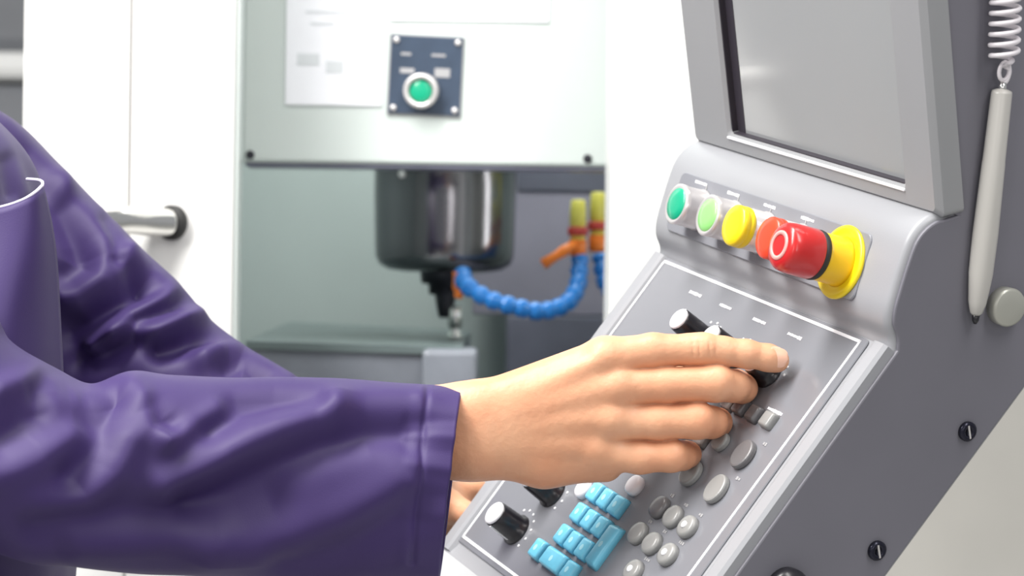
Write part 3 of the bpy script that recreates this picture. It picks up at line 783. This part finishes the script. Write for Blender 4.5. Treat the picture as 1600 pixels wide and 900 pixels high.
mm = 0.001
def right_hand(x, y, z):
    def chain(pts, k_=5*mm):
        v = None
        for (a, ra), (b, rb) in zip(pts[:-1], pts[1:]):
            c = cone(a, b, ra*mm, rb*mm)(x, y, z); v = c if v is None else smin(v, c, k_)
        return v
    W1, W2 = H(700, 643, 2), H(700, 702, 3)
    palm = None
    for c in [((H(735, 643, 1), 16), (H(945, 561, 1), 14.0)), ((H(735, 655, 0), 16), (H(962, 606, -2), 13.5)),
              ((H(735, 690, 1), 16), (H(952, 656, -1), 13.0)), ((H(735, 700, 3), 16), (H(928, 703, 4), 12.5)),
              ((H(735, 702, 6), 16), (H(850, 722, 9), 15)), ((H(850, 722, 9), 15), (H(945, 724, 12), 12.5)),
              ((H(780, 650, 16), 14), (H(930, 600, 20), 12)), ((H(830, 690, 16), 14), (H(930, 660, 20), 12))]:
        v = cone(c[0][0], c[1][0], c[0][1]*mm, c[1][1]*mm)(x, y, z)
        palm = v if palm is None else smin(palm, v, 12*mm)
    arm = smin(cone(H(540, 655, -2), H(735, 642, 1), 24*mm, 16.5*mm)(x, y, z), cone(H(540, 700, 0), H(735, 703, 3), 24*mm, 16.5*mm)(x, y, z), 14*mm)
    palm = smin(palm, arm, 14*mm)
    # tendons and knuckles on the back of the hand
    for a, b in ((H(800, 630, -11), H(940, 560, -12)), (H(800, 645, -12), H(960, 604, -12)), (H(800, 668, -11), H(952, 655, -11)), (H(805, 690, -8), H(930, 702, -7))):
        palm = smin(palm, cone(a, b, 1.5*mm, 2.6*mm)(x, y, z), 9*mm)
    for c, r_ in ((H(944, 556, -6), 8.0), (H(964, 604, -7), 8.5), (H(955, 655, -6), 8), (H(932, 702, -3), 7)):
        palm = smin(palm, cone(c, c+1e-5, r_*mm, r_*mm)(x, y, z), 8*mm)
    # flesh between the bones
    for a, b, r1, r2 in ((H(760, 650, 0), H(928, 594, 3), 15, 12.5), (H(760, 672, 0), H(930, 632, 2), 16, 12.5), (H(760, 690, 2), H(915, 680, 4), 16, 12)):
        palm = smin(palm, cone(a, b, r1*mm, r2*mm)(x, y, z), 10*mm)
    # styloid bump at the wrist
    palm = smin(palm, cone(H(742, 712, -6), H(752, 712, -6), 8*mm, 8*mm)(x, y, z), 9*mm)
    fingers = [
        [(H(945, 560, 0), 13.5), (H(1020, 548, 0), 11.3), (H(1080, 546, 0), 10.0), (H(1100, 545, -0.5), 10.1), (H(1130, 549, 1), 9.4), (H(1166, 553, 2), 9.1), (H(1200, 559, 4), 8.6), (H(1214, 563, 5), 8.1)],
        [(H(965, 605, -2), 13.2), (H(1040, 602, -2), 11.6), (H(1118, 599, -2), 11.9), (H(1146, 603, 6), 10.3), (H(1160, 607, 17), 9.4), (H(1163, 610, 34), 8.0)],
        [(H(955, 657, -1), 13.0), (H(1030, 659, -1), 11.6), (H(1090, 657, -1), 11.9), (H(1112, 660, 8), 10.2), (H(1121, 660, 20), 9.2), (H(1116, 656, 36), 7.8)],
        [(H(930, 706, 3), 12.4), (H(1000, 714, 2), 10.8), (H(1050, 712, 2), 10.4), (H(1066, 712, 10), 9.2), (H(1075, 710, 18), 8.2), (H(1072, 704, 32), 7.0)]]
    allf = None; webs = []
    hand = palm
    fv = [chain(f, 4*mm) for f in fingers]
    for v in fv: allf = v if allf is None else smin(allf, v, 0.9*mm)
    hand = smin(palm, allf, 6*mm)
    th = chain([(H(800, 650, 18), 14), (H(900, 620, 34), 13), (H(960, 605, 40), 11.5), (H(1050, 594, 44), 10.5), (H(1090, 594, 42), 9.5), (H(1150, 596, 32), 8.5)], 5*mm)
    hand = smin(hand, th, 8*mm)
    # wrinkles across the index middle joint, nail fold
    for xx in (1082, 1092, 1108, 1118):
        c = cone(H(xx, 535, -10.5), H(xx+2, 556, -10.5), 0.7*mm, 0.7*mm)(x, y, z)
        hand = -smin(-hand, c+0.45*mm, 1.6*mm)
    for xx in ():
        c = cone(H(xx, 588, -13), H(xx+3, 608, -13), 0.7*mm, 0.7*mm)(x, y, z)
        hand = -smin(-hand, c+0.2*mm, 1.4*mm)
    return hand

def to_mesh(name, parts):
    vs_, fs_, off = [], [], 0
    for v, f in parts:
        vs_.append(v); fs_.append(f+off); off += len(v)
    v = np.concatenate(vs_); f = np.concatenate(fs_)
    me = bpy.data.meshes.new(name)
    me.vertices.add(len(v)); me.vertices.foreach_set('co', v.astype(np.float32).ravel())
    me.loops.add(len(f)*4); me.loops.foreach_set('vertex_index', f.astype(np.int32).ravel())
    me.polygons.add(len(f)); me.polygons.foreach_set('loop_start', np.arange(0, len(f)*4, 4, dtype=np.int32))
    me.update(calc_edges=True); me.validate()
    me.shade_smooth()
    return me

def bounds(pts, m_):
    a = np.array(pts); return a.min(0)-m_, a.max(0)+m_
lo, hi = bounds([H(560, 600, -30), H(560, 760, 60), H(1240, 520, -30), H(1240, 760, 60)], 0.006)
rh = surface_nets(right_hand, lo, hi, 0.0009)

# left hand holding the lower left edge of the pendant, from behind the cuff
LD = 1.818
def Lp(px, py, dz): return P(px, py, LD+dz*mm)
def left_hand(x, y, z):
    v = None
    for a, b, ra, rb, k_ in ((Lp(560, 700, 0), Lp(655, 770, 0), 26, 22, 14), (Lp(560, 730, 10), Lp(655, 800, 10), 26, 22, 14),
                         (Lp(655, 772, 0), Lp(712, 806, 2), 17, 13, 12), (Lp(655, 785, 12), Lp(706, 818, 14), 17, 13, 12), (Lp(650, 770, -8), Lp(700, 790, -14), 14, 11, 10),
                         (Lp(700, 790, -14), Lp(726, 803, -18), 11, 9, 6), (Lp(726, 803, -18), Lp(737, 806, -10), 9, 7.5, 5),
                         (Lp(712, 806, 6), Lp(735, 800, 40), 11, 9.5, 8), (Lp(735, 800, 40), Lp(775, 805, 62), 9.5, 8, 5),
                         (Lp(706, 822, 14), Lp(722, 828, 50), 11, 9.5, 8), (Lp(722, 828, 50), Lp(760, 836, 74), 9.5, 8, 5),
                         (Lp(700, 775, 10), Lp(742, 768, 34), 11, 9, 8), (Lp(742, 768, 34), Lp(780, 775, 56), 9, 8, 5),
                         (Lp(690, 845, 16), Lp(705, 862, 54), 10, 8, 8), (Lp(705, 862, 54), Lp(735, 872, 78), 8, 7, 5)):
        c = cone(a, b, ra*mm, rb*mm)(x, y, z); v = c if v is None else smin(v, c, k_*mm)
    return v
lo, hi = bounds([Lp(575, 690, -30), Lp(575, 880, 90), Lp(790, 690, -30), Lp(790, 880, 90)], 0.012)
lh = surface_nets(left_hand, lo, hi, 0.0016)

# head and neck (above and left of the frame)
HC = np.array([-0.60, 1.66, 1.66])
def head(x, y, z):
    def ell(c, r_):
        q = np.sqrt(((x-c[0])/r_[0])**2+((y-c[1])/r_[1])**2+((z-c[2])/r_[2])**2); return (q-1)*min(r_)
    v = ell(HC+np.array([0, 0, 0.03]), (0.097, 0.076, 0.09))
    v = smin(v, ell(HC+np.array([0.03, 0, -0.045]), (0.062, 0.058, 0.075)), 0.03)
    v = smin(v, cone(HC+np.array([0.082, 0, 0.01]), HC+np.array([0.108, 0, -0.028]), 0.009, 0.013)(x, y, z), 0.012)
    v = smin(v, cone(HC+np.array([0.078, -0.02, -0.062]), HC+np.array([0.078, 0.02, -0.062]), 0.010, 0.010)(x, y, z), 0.008)
    for s_ in (-1, 1):
        v = smin(v, ell(HC+np.array([-0.01, s_*0.078, -0.01]), (0.022, 0.010, 0.033)), 0.006)
        v = -smin(-v, ell(HC+np.array([0.100, s_*0.033, 0.012]), (0.012, 0.017, 0.010))+0.004, 0.012)
        v = smin(v, ell(HC+np.array([0.083, s_*0.033, 0.010]), (0.012, 0.013, 0.011)), 0.003)
    v = smin(v, cone(HC+np.array([-0.005, 0, -0.07]), HC+np.array([-0.03, 0, -0.26]), 0.058, 0.066)(x, y, z), 0.03)
    return v
hm = surface_nets(head, HC-np.array([0.14, 0.12, 0.30]), HC+np.array([0.14, 0.12, 0.15]), 0.004)

per = empty('person', (-0.55, 1.66, 0), 'operator in purple navy coveralls turning a knob on the control pendant', 'person')
po = np.array([-0.55, 1.66, 0.0])
RE, LE = P(0, 735, 1.505), P(290, 625, 1.885)
RS_, LS_ = np.array([-0.575, 1.49, 1.365]), P(-120, 335, 1.86)
RW_, LW_ = P(520, 680, 1.575), P(545, 715, 1.835)
def core_f(x, y, z):
    v = None
    for a, b, ra, rb in ((np.array([-0.50, 1.66, 0.95]), np.array([-0.52, 1.66, 1.12]), 0.10, 0.10), (np.array([-0.52, 1.60, 1.12]), np.array([-0.55, 1.57, 1.34]), 0.085, 0.085), (np.array([-0.52, 1.72, 1.12]), np.array([-0.55, 1.75, 1.34]), 0.085, 0.085),
                         (RS_, RE, 0.042, 0.033), (RE, RW_, 0.033, 0.027), (LS_, LE, 0.032, 0.027), (LE, LW_, 0.027, 0.026), (RS_, np.array([-0.58, 1.62, 1.38]), 0.055, 0.06), (LS_, np.array([-0.58, 1.70, 1.36]), 0.045, 0.055),
                         (np.array([-0.57, 1.66, 1.30]), np.array([-0.628, 1.66, 1.372]), 0.07, 0.062)):
        c = cone(a, b, ra, rb)(x, y, z); v = c if v is None else smin(v, c, 0.03)
    return v
cm = surface_nets(core_f, (-0.75, 1.38, 0.80), (0.0, 2.0, 1.52), 0.008)
bme = to_mesh('body', [(rh[0]-po, rh[1]), (lh[0]-po, lh[1]), (hm[0]-po, hm[1]), (cm[0]-po, cm[1])])
bm = bmesh.new(); bm.from_mesh(bme); bm.verts.ensure_lookup_table()
ncore = len(rh[0])+len(lh[0])+len(hm[0])
kill = []
for v in bm.verts:
    if v.index < ncore: continue
    q = np.array(v.co)+po
    if np.linalg.norm(q-RW_) < 0.040 or np.linalg.norm(q-LW_) < 0.040 or (np.linalg.norm(q[:2]-np.array([-0.63, 1.66])) < 0.085 and q[2] > 1.385): kill.append(v)
bmesh.ops.delete(bm, geom=kill, context='VERTS')
be = [e for e in bm.edges if e.is_boundary]
loops = []; left = set(be)
while left:
    e = left.pop(); lo_ = [e]; st_ = [e]
    while st_:
        c = st_.pop()
        for v in c.verts:
            for e2_ in v.link_edges:
                if e2_ in left: left.discard(e2_); lo_.append(e2_); st_.append(e2_)
    loops.append(lo_)
loops = [l for l in loops if len(l) > 12]
cen = [np.mean([np.array(v.co)+po for e in l for v in e.verts], axis=0) for l in loops]
used = set()
prs = sorted((np.linalg.norm(cen[i_]-cen[j]), i_, j) for i_ in range(len(loops)) for j in range(i_))
for dd_, i_, j in prs:
    if i_ in used or j in used or dd_ > 0.2: continue
    used |= {i_, j}
    try: bmesh.ops.bridge_loops(bm, edges=loops[i_]+loops[j])
    except Exception as ex: print('bridge', ex)
print('loops', [(len(l), c.round(2).tolist()) for l, c in zip(loops, cen)], prs[:4])
bmesh.ops.recalc_face_normals(bm, faces=bm.faces)
for f_ in bm.faces: f_.smooth = True
bm.to_mesh(bme); bm.free()
body = link('body', bme, 'skin', per)
body['label'] = 'bare hands, wrists and head'

def hair_f(x, y, z):
    q = np.sqrt(((x-HC[0]+0.008)/0.103)**2+((y-HC[1])/0.083)**2+((z-HC[2]-0.038)/0.095)**2)
    a = (q-1)*0.083
    return np.maximum(a, (x-HC[0])*0.75-(z-HC[2])+0.0)
hv = surface_nets(hair_f, HC-np.array([0.14, 0.12, 0.12]), HC+np.array([0.14, 0.12, 0.16]), 0.005)
link('hair', to_mesh('hair', [(hv[0]-po, hv[1])]), 'hair', per)

# index finger nail: a small curved plate following the finger top
def nail():
    c = H(1210, 560, 5); a = H(1224, 564, 6)-H(1196, 556, 4); a /= np.linalg.norm(a)
    out = np.array([0.0, -1.0, 0.20]); out -= a*(out@a); out /= np.linalg.norm(out); sd = np.cross(a, out)
    v, f = [], []; nu, nv_ = 14, 12
    for layer in (0, 1):
        for i_ in range(nu+1):
            s_ = -1+2*i_/nu
            half = 0.0064*(max(0.0, 1-abs(s_)**4.0))**0.5*(0.92 if s_ > 0 else 1)
            for j in range(nv_+1):
                t = (-1+2*j/nv_)*half
                rr_ = 0.0093-0.0008*max(0, s_)**2
                th_ = t/0.0075
                v.append(c-po+a*(s_*0.0068)+(math.cos(th_)*out+math.sin(th_)*sd)*(rr_-(0.0012 if layer else 0)))
    n1 = (nu+1)*(nv_+1)
    for i_ in range(nu):
        for j in range(nv_):
            q = i_*(nv_+1)+j
            f.append((q, q+1, q+nv_+2, q+nv_+1)); f.append((n1+q, n1+q+nv_+1, n1+q+nv_+2, n1+q+1))
    me = fixn(pydata('fingernail', v, f)); me.shade_smooth(); return me
link('fingernail', nail(), 'nail', per)

# ---- coverall : lofted tubes with sculpted folds
def proj(v):
    q = v-CAM; d_ = q@cF
    return np.stack([800+F*(q@cR)/d_, 450-F*(q@cU)/d_], 1)
def seg_dist(pts, line):
    best = np.full(len(pts), 1e9); L = np.array(line, float)
    for a, b in zip(L[:-1], L[1:]):
        dv = b-a; t = np.clip(((pts-a)@dv)/(dv@dv), 0, 1)
        best = np.minimum(best, np.linalg.norm(pts-(a+t[:, None]*dv), axis=1))
    return best
def grid_normals(g, nu, nv_):
    g3 = g.reshape(nu, nv_, 3)
    du = np.gradient(g3, axis=0); dv = np.roll(g3, -1, 1)-np.roll(g3, 1, 1)
    n = np.cross(dv, du); n /= np.linalg.norm(n, axis=2, keepdims=True)+1e-12
    return n.reshape(-1, 3)
def smoothnoise(p, sc, seed):
    r_ = np.random.RandomState(seed); out = np.zeros(len(p))
    for _ in range(7):
        kx = r_.normal(size=3)*sc; out += np.sin(p@kx+r_.uniform(0, 6.28))
    return out/7
def loft(stations, nu, nv_):
    """stations: (center, half-up vector, half-side vector, exponent)"""
    S = [np.concatenate([np.array(s_[0]), np.array(s_[1]), np.array(s_[2])]) for s_ in stations]
    cur = np.array(catmull(S, 24))
    idx_ = np.linspace(0, len(cur)-1, nu); i0 = np.floor(idx_).astype(int); i1 = np.minimum(i0+1, len(cur)-1); fr_ = (idx_-i0)[:, None]
    cur = cur[i0]*(1-fr_)+cur[i1]*fr_
    th = np.linspace(0, 2*math.pi, nv_, endpoint=False)
    ct, st_ = np.cos(th), np.sin(th)
    e = 0.88
    ct = np.sign(ct)*np.abs(ct)**e; st_ = np.sign(st_)*np.abs(st_)**e
    g = cur[:, None, 0:3]+ct[None, :, None]*cur[:, None, 3:6]+st_[None, :, None]*cur[:, None, 6:9]
    return g.reshape(-1, 3)
def grid_faces(nu, nv_):
    i_, j = np.meshgrid(np.arange(nu-1), np.arange(nv_), indexing='ij'); i_ = i_.ravel(); j = j.ravel(); j2 = (j+1) % nv_
    return np.stack([i_*nv_+j, i_*nv_+j2, (i_+1)*nv_+j2, (i_+1)*nv_+j], 1)
def sculpt(g, nu, nv_, strokes, noise=0.0015, nsc=28, seed=1, ga=1.0, gw=1.0):
    n = grid_normals(g, nu, nv_)
    c = g.reshape(nu, nv_, 3).mean(1, keepdims=True)
    outw = (g.reshape(nu, nv_, 3)-c).reshape(-1, 3)
    n[(n*outw).sum(1) < 0] *= -1
    pp = proj(g)
    vw = CAM-g; vw /= np.linalg.norm(vw, axis=1, keepdims=True)
    facing = np.clip((n*vw).sum(1)*1.6, 0, 1)
    disp = noise*smoothnoise(g, nsc, seed)+noise*0.5*smoothnoise(g, nsc*2.7, seed+5)
    for amp, wd, line in strokes:
        disp = disp+facing*amp*ga*mm*np.exp(-(seg_dist(pp, line)/(wd*gw))**2)
    return g+n*disp[:, None]

# right sleeve -------------------------------------------------------
def rs(px, ytop, ybot, d_, half, tilt=0.0, dpt=0.0):
    t = P(px+tilt/2, ytop, d_); b = P(px-tilt/2, ybot, d_+dpt)
    c = (t+b)/2; up = (t-b)/2
    return (c, up, np.array([0.0, half, 0.0]))
Rst = [rs(703, 603, 906, 1.585, 0.050, 36), rs(640, 599, 906, 1.58, 0.053, 34), rs(560, 594, 908, 1.573, 0.056, 28), rs(460, 590, 908, 1.562, 0.060, 20), rs(360, 590, 904, 1.55, 0.063, 10),
       rs(265, 586, 897, 1.535, 0.066, 0), rs(208, 581, 893, 1.525, 0.067, -10), rs(152, 602, 888, 1.515, 0.068, -25), rs(100, 574, 882, 1.505, 0.070, -40), rs(10, 528, 866, 1.49, 0.074, -10)]
sh_ = np.array([-0.575, 1.44, 1.375])
el = Rst[-1][0]
for t, hw in ((0.22, 0.072), (0.5, 0.074), (0.8, 0.078), (1.0, 0.078)):
    c = el+(sh_-el)*t; ax_ = (sh_-el)/np.linalg.norm(sh_-el)
    up = np.cross(ax_, np.array([0, 1.0, 0])); up /= np.linalg.norm(up)
    if up[2] < 0: up = -up
    # blend from the elbow's vertical section to one square to the upper arm
    hb_ = up*(0.068+0.002*t)
    Rst.append((c, hb_, np.array([0.0, hw, 0.0])))
Rst.append((sh_+np.array([-0.025, 0.045, 0.012]), np.array([0.02, -0.02, 0.066]), np.array([0.052, 0.052, 0.0])))
Rst.append((sh_+np.array([-0.022, 0.11, 0.010]), np.array([0.0, -0.01, 0.050]), np.array([0.060, 0.0, 0.0])))
Rst.append((sh_+np.array([-0.015, 0.17, 0.0]), np.array([0.0, 0.0, 0.03]), np.array([0.04, 0.0, 0.0])))
NU, NV = 480, 260
g = loft(Rst, NU, NV)
Rstrokes = [
    (9, 26, [(262, 764), (310, 738), (360, 708), (427, 680), (490, 652), (515, 642)]),
    (2.5, 26, [(520, 634), (600, 622), (660, 620)]),
    (-9, 26, [(300, 786), (360, 762), (420, 732), (500, 694), (575, 674), (640, 672)]),
    (-7, 22, [(330, 668), (375, 636), (430, 626), (490, 630)]),
    (-5, 16, [(240, 640), (248, 660), (262, 668)]),
    (6, 18, [(205, 600), (232, 640), (238, 668), (258, 690)]),
    (5, 15, [(258, 690), (300, 668), (340, 640)]),
    (5, 22, [(60, 792), (140, 784), (180, 740), (200, 690)]),
    (-7, 26, [(110, 740), (150, 690), (168, 640), (190, 612)]),
    (-7, 24, [(0, 690), (40, 660), (80, 650), (130, 640), (156, 606)]),
    (6, 18, [(0, 610), (48, 590), (70, 578)]),
    (-6, 14, [(62, 640), (56, 610), (70, 585), (90, 570)]),
    (7, 22, [(66, 640), (110, 636), (140, 622)]),
    (7, 28, [(0, 740), (60, 720), (110, 690)]),
    (-8, 30, [(60, 826), (200, 806), (330, 800), (420, 780)]),
    (6, 30, [(330, 868), (450, 842), (540, 808), (620, 760)]),
    (-5, 26, [(450, 880), (540, 856), (640, 800)]),
    (4, 22, [(130, 850), (240, 846), (340, 840)]),
    (-1.4, 4, [(668, 600), (664, 680), (655, 780), (645, 880)]),
    (1.0, 9, [(655, 600), (652, 680), (642, 780), (632, 880)]),
    (1.0, 7, [(640, 676), (708, 682)]), (-0.9, 7, [(640, 650), (708, 656)]), (0.9, 8, [(640, 724), (704, 734)]), (-0.8, 9, [(640, 700), (704, 706)]), (0.8, 9, [(635, 800), (694, 806)]), (-0.8, 9, [(635, 770), (694, 776)]),
]
g = sculpt(g, NU, NV, Rstrokes, 0.0014, 26, 3, 1.15, 1.25)
gg = g.reshape(NU, NV, 3)
# turn the hem inside the cuff
c0 = gg[0].mean(0); ring0 = gg[0]
inn = [ring0+(c0-ring0)*0.025+np.array([0.0008, 0, 0]), ring0+(c0-ring0)*0.045, ring0+(c0-ring0)*0.05+np.array([-0.03, 0, 0]), ring0+(c0-ring0)*0.06+np.array([-0.12, 0, 0])]
gg = np.concatenate([np.stack(inn[::-1]), gg], 0)
slv = link('right_sleeve', to_mesh('right_sleeve', [(gg.reshape(-1, 3)-po, grid_faces(NU+4, NV))]), 'cloth', per)

# left sleeve --------------------------------------------------------
def ls(px, py, d_, rpx, ang, half):
    """centre, radius in px across the arm, direction angle of the arm (deg, image, down-right positive)"""
    c = P(px, py, d_); a = math.radians(ang)
    upd = math.sin(a)*cR+math.cos(a)*cU          # perpendicular, pointing up-right
    return (c, upd*rpx*d_/F, np.array([0.0, half, 0.0]))
Lst = [ls(655, 805, 1.82, 95, 32, 0.046), ls(600, 775, 1.82, 105, 32, 0.05), ls(520, 735, 1.83, 112, 33, 0.055), ls(430, 705, 1.84, 116, 35, 0.060), ls(340, 655, 1.85, 121, 38, 0.063),
       ls(250, 600, 1.86, 128, 43, 0.066), ls(175, 530, 1.86, 135, 46, 0.068), ls(95, 460, 1.865, 136, 48, 0.070), ls(10, 370, 1.87, 136, 50, 0.074), ls(-70, 285, 1.87, 134, 49, 0.076), ls(-135, 235, 1.84, 118, 42, 0.075), ls(-195, 235, 1.78, 100, 28, 0.07)]
g = loft(Lst, NU, NV)
Lstrokes = [
    (9, 17, [(92, 285), (133, 345), (155, 381), (164, 405), (151, 434), (102, 461)]),
    (-9, 20, [(105, 330), (125, 380), (130, 415), (110, 435)]),
    (9, 18, [(170, 325), (187, 380), (196, 412), (180, 445), (130, 478)]),
    (-7, 12, [(165, 350), (176, 385), (180, 410)]),
    (-16, 24, [(105, 520), (150, 492), (200, 462), (262, 436), (300, 440)]),
    (11, 14, [(145, 540), (200, 494), (255, 462), (275, 450)]),
    (-14, 18, [(120, 570), (170, 548), (205, 528)]),
    (10, 15, [(180, 522), (244, 516), (300, 492), (318, 480)]),
    (-9, 12, [(215, 498), (260, 484), (300, 466)]),
    (-12, 15, [(250, 548), (300, 530), (350, 520)]),
    (10, 18, [(320, 556), (352, 536), (385, 536), (410, 560), (450, 592)]),
    (-8, 16, [(355, 575), (385, 560), (410, 590)]),
    (6, 12, [(205, 395), (235, 420), (268, 432)]),
    (-6, 12, [(205, 425), (228, 436)]),
    (8, 18, [(20, 190), (60, 240), (95, 285)]),
    (-8, 20, [(40, 250), (70, 290)]),
    (8, 14, [(262, 428), (300, 452), (325, 480)]),
]
g = sculpt(g, NU, NV, Lstrokes, 0.0016, 24, 8, 1.05, 1.3)
gg = g.reshape(NU, NV, 3)
c0 = gg[0].mean(0); ring0 = gg[0]
gg = np.concatenate([np.stack([ring0+(c0-ring0)*0.08-0.03*(c0-gg[30].mean(0))/np.linalg.norm(c0-gg[30].mean(0)), ring0+(c0-ring0)*0.05]), gg], 0)
link('left_sleeve', to_mesh('left_sleeve', [(gg.reshape(-1, 3)-po, grid_faces(NU+2, NV))]), 'cloth', per)

# torso --------------------------------------------------------------
def ts(z, cx, hx_, hy): return (np.array([cx, 1.66, z]), np.array([hx_, 0, 0]), np.array([0, hy, 0]))
Tst = [ts(0.86, -0.48, 0.135, 0.185), ts(0.98, -0.47, 0.14, 0.185), ts(1.08, -0.465, 0.158, 0.185), ts(1.16, -0.47, 0.160, 0.19), ts(1.24, -0.477, 0.160, 0.20), ts(1.30, -0.490, 0.170, 0.205),
       ts(1.35, -0.505, 0.178, 0.205), ts(1.40, -0.53, 0.180, 0.19), ts(1.44, -0.56, 0.155, 0.145), ts(1.475, -0.59, 0.10, 0.095), ts(1.52, -0.60, 0.075, 0.08)]
NT, NW = 260, 260
g = loft(Tst, NT, NW)
Tstr = [(6, 10, [(95, 330), (95, 440), (96, 560)]), (-6, 14, [(70, 350), (72, 450), (72, 560)]), (5, 16, [(30, 340), (24, 450), (20, 560)]),
        (8, 14, [(0, 190), (24, 245), (38, 300)]), (-8, 12, [(14, 250), (22, 300)])]
g = sculpt(g, NT, NW, Tstr, 0.004, 22, 12)
torso = link('coverall', to_mesh('coverall', [(g-po, grid_faces(NT, NW))]), 'cloth', per)
# inner collar closing the neck opening and the waist
link('waistband', lathe_me('waistband', [(0.10, 0), (0.135, 0.01), (0.135, 0.05), (0.10, 0.06)], 32), 'cloth_dark', per, mw=Matrix.Translation(Vector((-0.478, 1.66, 0.84))-Vector(po)) @ Matrix.Diagonal((1, 1.35, 1, 1)))
# legs and shoes, standing on the floor
for s_ in (-1, 1):
    y0 = 1.66+s_*0.095
    L_ = [(np.array([x, y0+s_*dy, z]), np.array([a, 0, 0]), np.array([0, b, 0])) for x, dy, z, a, b in ((-0.50, 0.03, 0.06, 0.085, 0.075), (-0.505, 0.03, 0.12, 0.075, 0.068), (-0.50, 0.02, 0.45, 0.08, 0.072), (-0.49, 0.01, 0.70, 0.10, 0.085), (-0.48, 0.0, 0.90, 0.125, 0.10))]
    g = loft(L_, 70, 60); n_ = smoothnoise(g, 18, 4+s_); c = g.reshape(70, 60, 3).mean(1, keepdims=True)
    ov = (g.reshape(70, 60, 3)-c).reshape(-1, 3); g = g+ov/np.linalg.norm(ov, axis=1, keepdims=True)*(n_*0.004)[:, None]
    link('trouser_leg', to_mesh('trouser_leg', [(g-po, grid_faces(70, 60))]), 'cloth', per)
    S_ = [(np.array([x, y0+s_*0.035, z]), np.array([0, 0, hz_]), np.array([0, hy_, 0])) for x, z, hz_, hy_ in ((-0.60, 0.035, 0.030, 0.02), (-0.58, 0.05, 0.05, 0.036), (-0.50, 0.055, 0.055, 0.042), (-0.42, 0.042, 0.042, 0.045), (-0.34, 0.032, 0.032, 0.040), (-0.315, 0.028, 0.018, 0.02))]
    g = loft(S_, 40, 40); g[:, 2] = np.maximum(g[:, 2], 0.0)
    link('shoe', to_mesh('shoe', [(g-po, grid_faces(40, 40))]), 'shoe', per)

# breast pocket with white piping: a cloth patch standing off the chest
def pocket():
    rows, cols = 26, 26
    # corners in the picture; distances follow the chest, the mouth gapes towards the lens
    top = catmull([(-120, 338, 1.545), (-60, 334, 1.545), (0, 324, 1.545), (34, 313, 1.548), (54, 301, 1.555), (66, 290, 1.57)], 6)
    bot = catmull([(-120, 620, 1.50), (-60, 620, 1.50), (0, 620, 1.51), (40, 618, 1.53), (70, 614, 1.555), (98, 606, 1.60)], 6)
    n = len(top); v = []
    for i_ in range(rows+1):
        t = i_/rows
        for j in range(n):
            q = np.array(top[j])*(1-t)+np.array(bot[j])*t
            u_ = j/(n-1)
            q[0] += 22*math.sin(min(1, t*1.4)*math.pi/2)*u_**2*(1-t)+(6*math.sin(t*6+1))*u_*t*(1-t)
            q[2] += 0.006*math.sin(u_*7+t*3)*t*(1-t)*2
            v.append(P(*q))
    f = [(i_*n+j, i_*n+j+1, (i_+1)*n+j+1, (i_+1)*n+j) for i_ in range(rows) for j in range(n-1)]
    me = bpy.data.meshes.new('pocket'); v = [tuple(a-po) for a in v]
    me.from_pydata(v, [], f); me.update(); fixn(me); me.shade_smooth()
    return me, [np.array(v[j]) for j in range(n)]
pm, tops = pocket()
pk = link('chest_pocket', pm, 'cloth', per)
sol = pk.modifiers.new('thick', 'SOLIDIFY'); sol.thickness = 0.0018; sol.offset = 0
back_ = [np.array(P(x, y, d_))-po for x, y, d_ in ((66, 290, 1.57), (66, 284, 1.585), (58, 281, 1.60), (42, 280, 1.61))]
pp_ = link('pocket_piping', tube_me('pocket_piping', catmull(list(tops)+back_[1:], 3), 0.0011, 8), 'piping', pk)
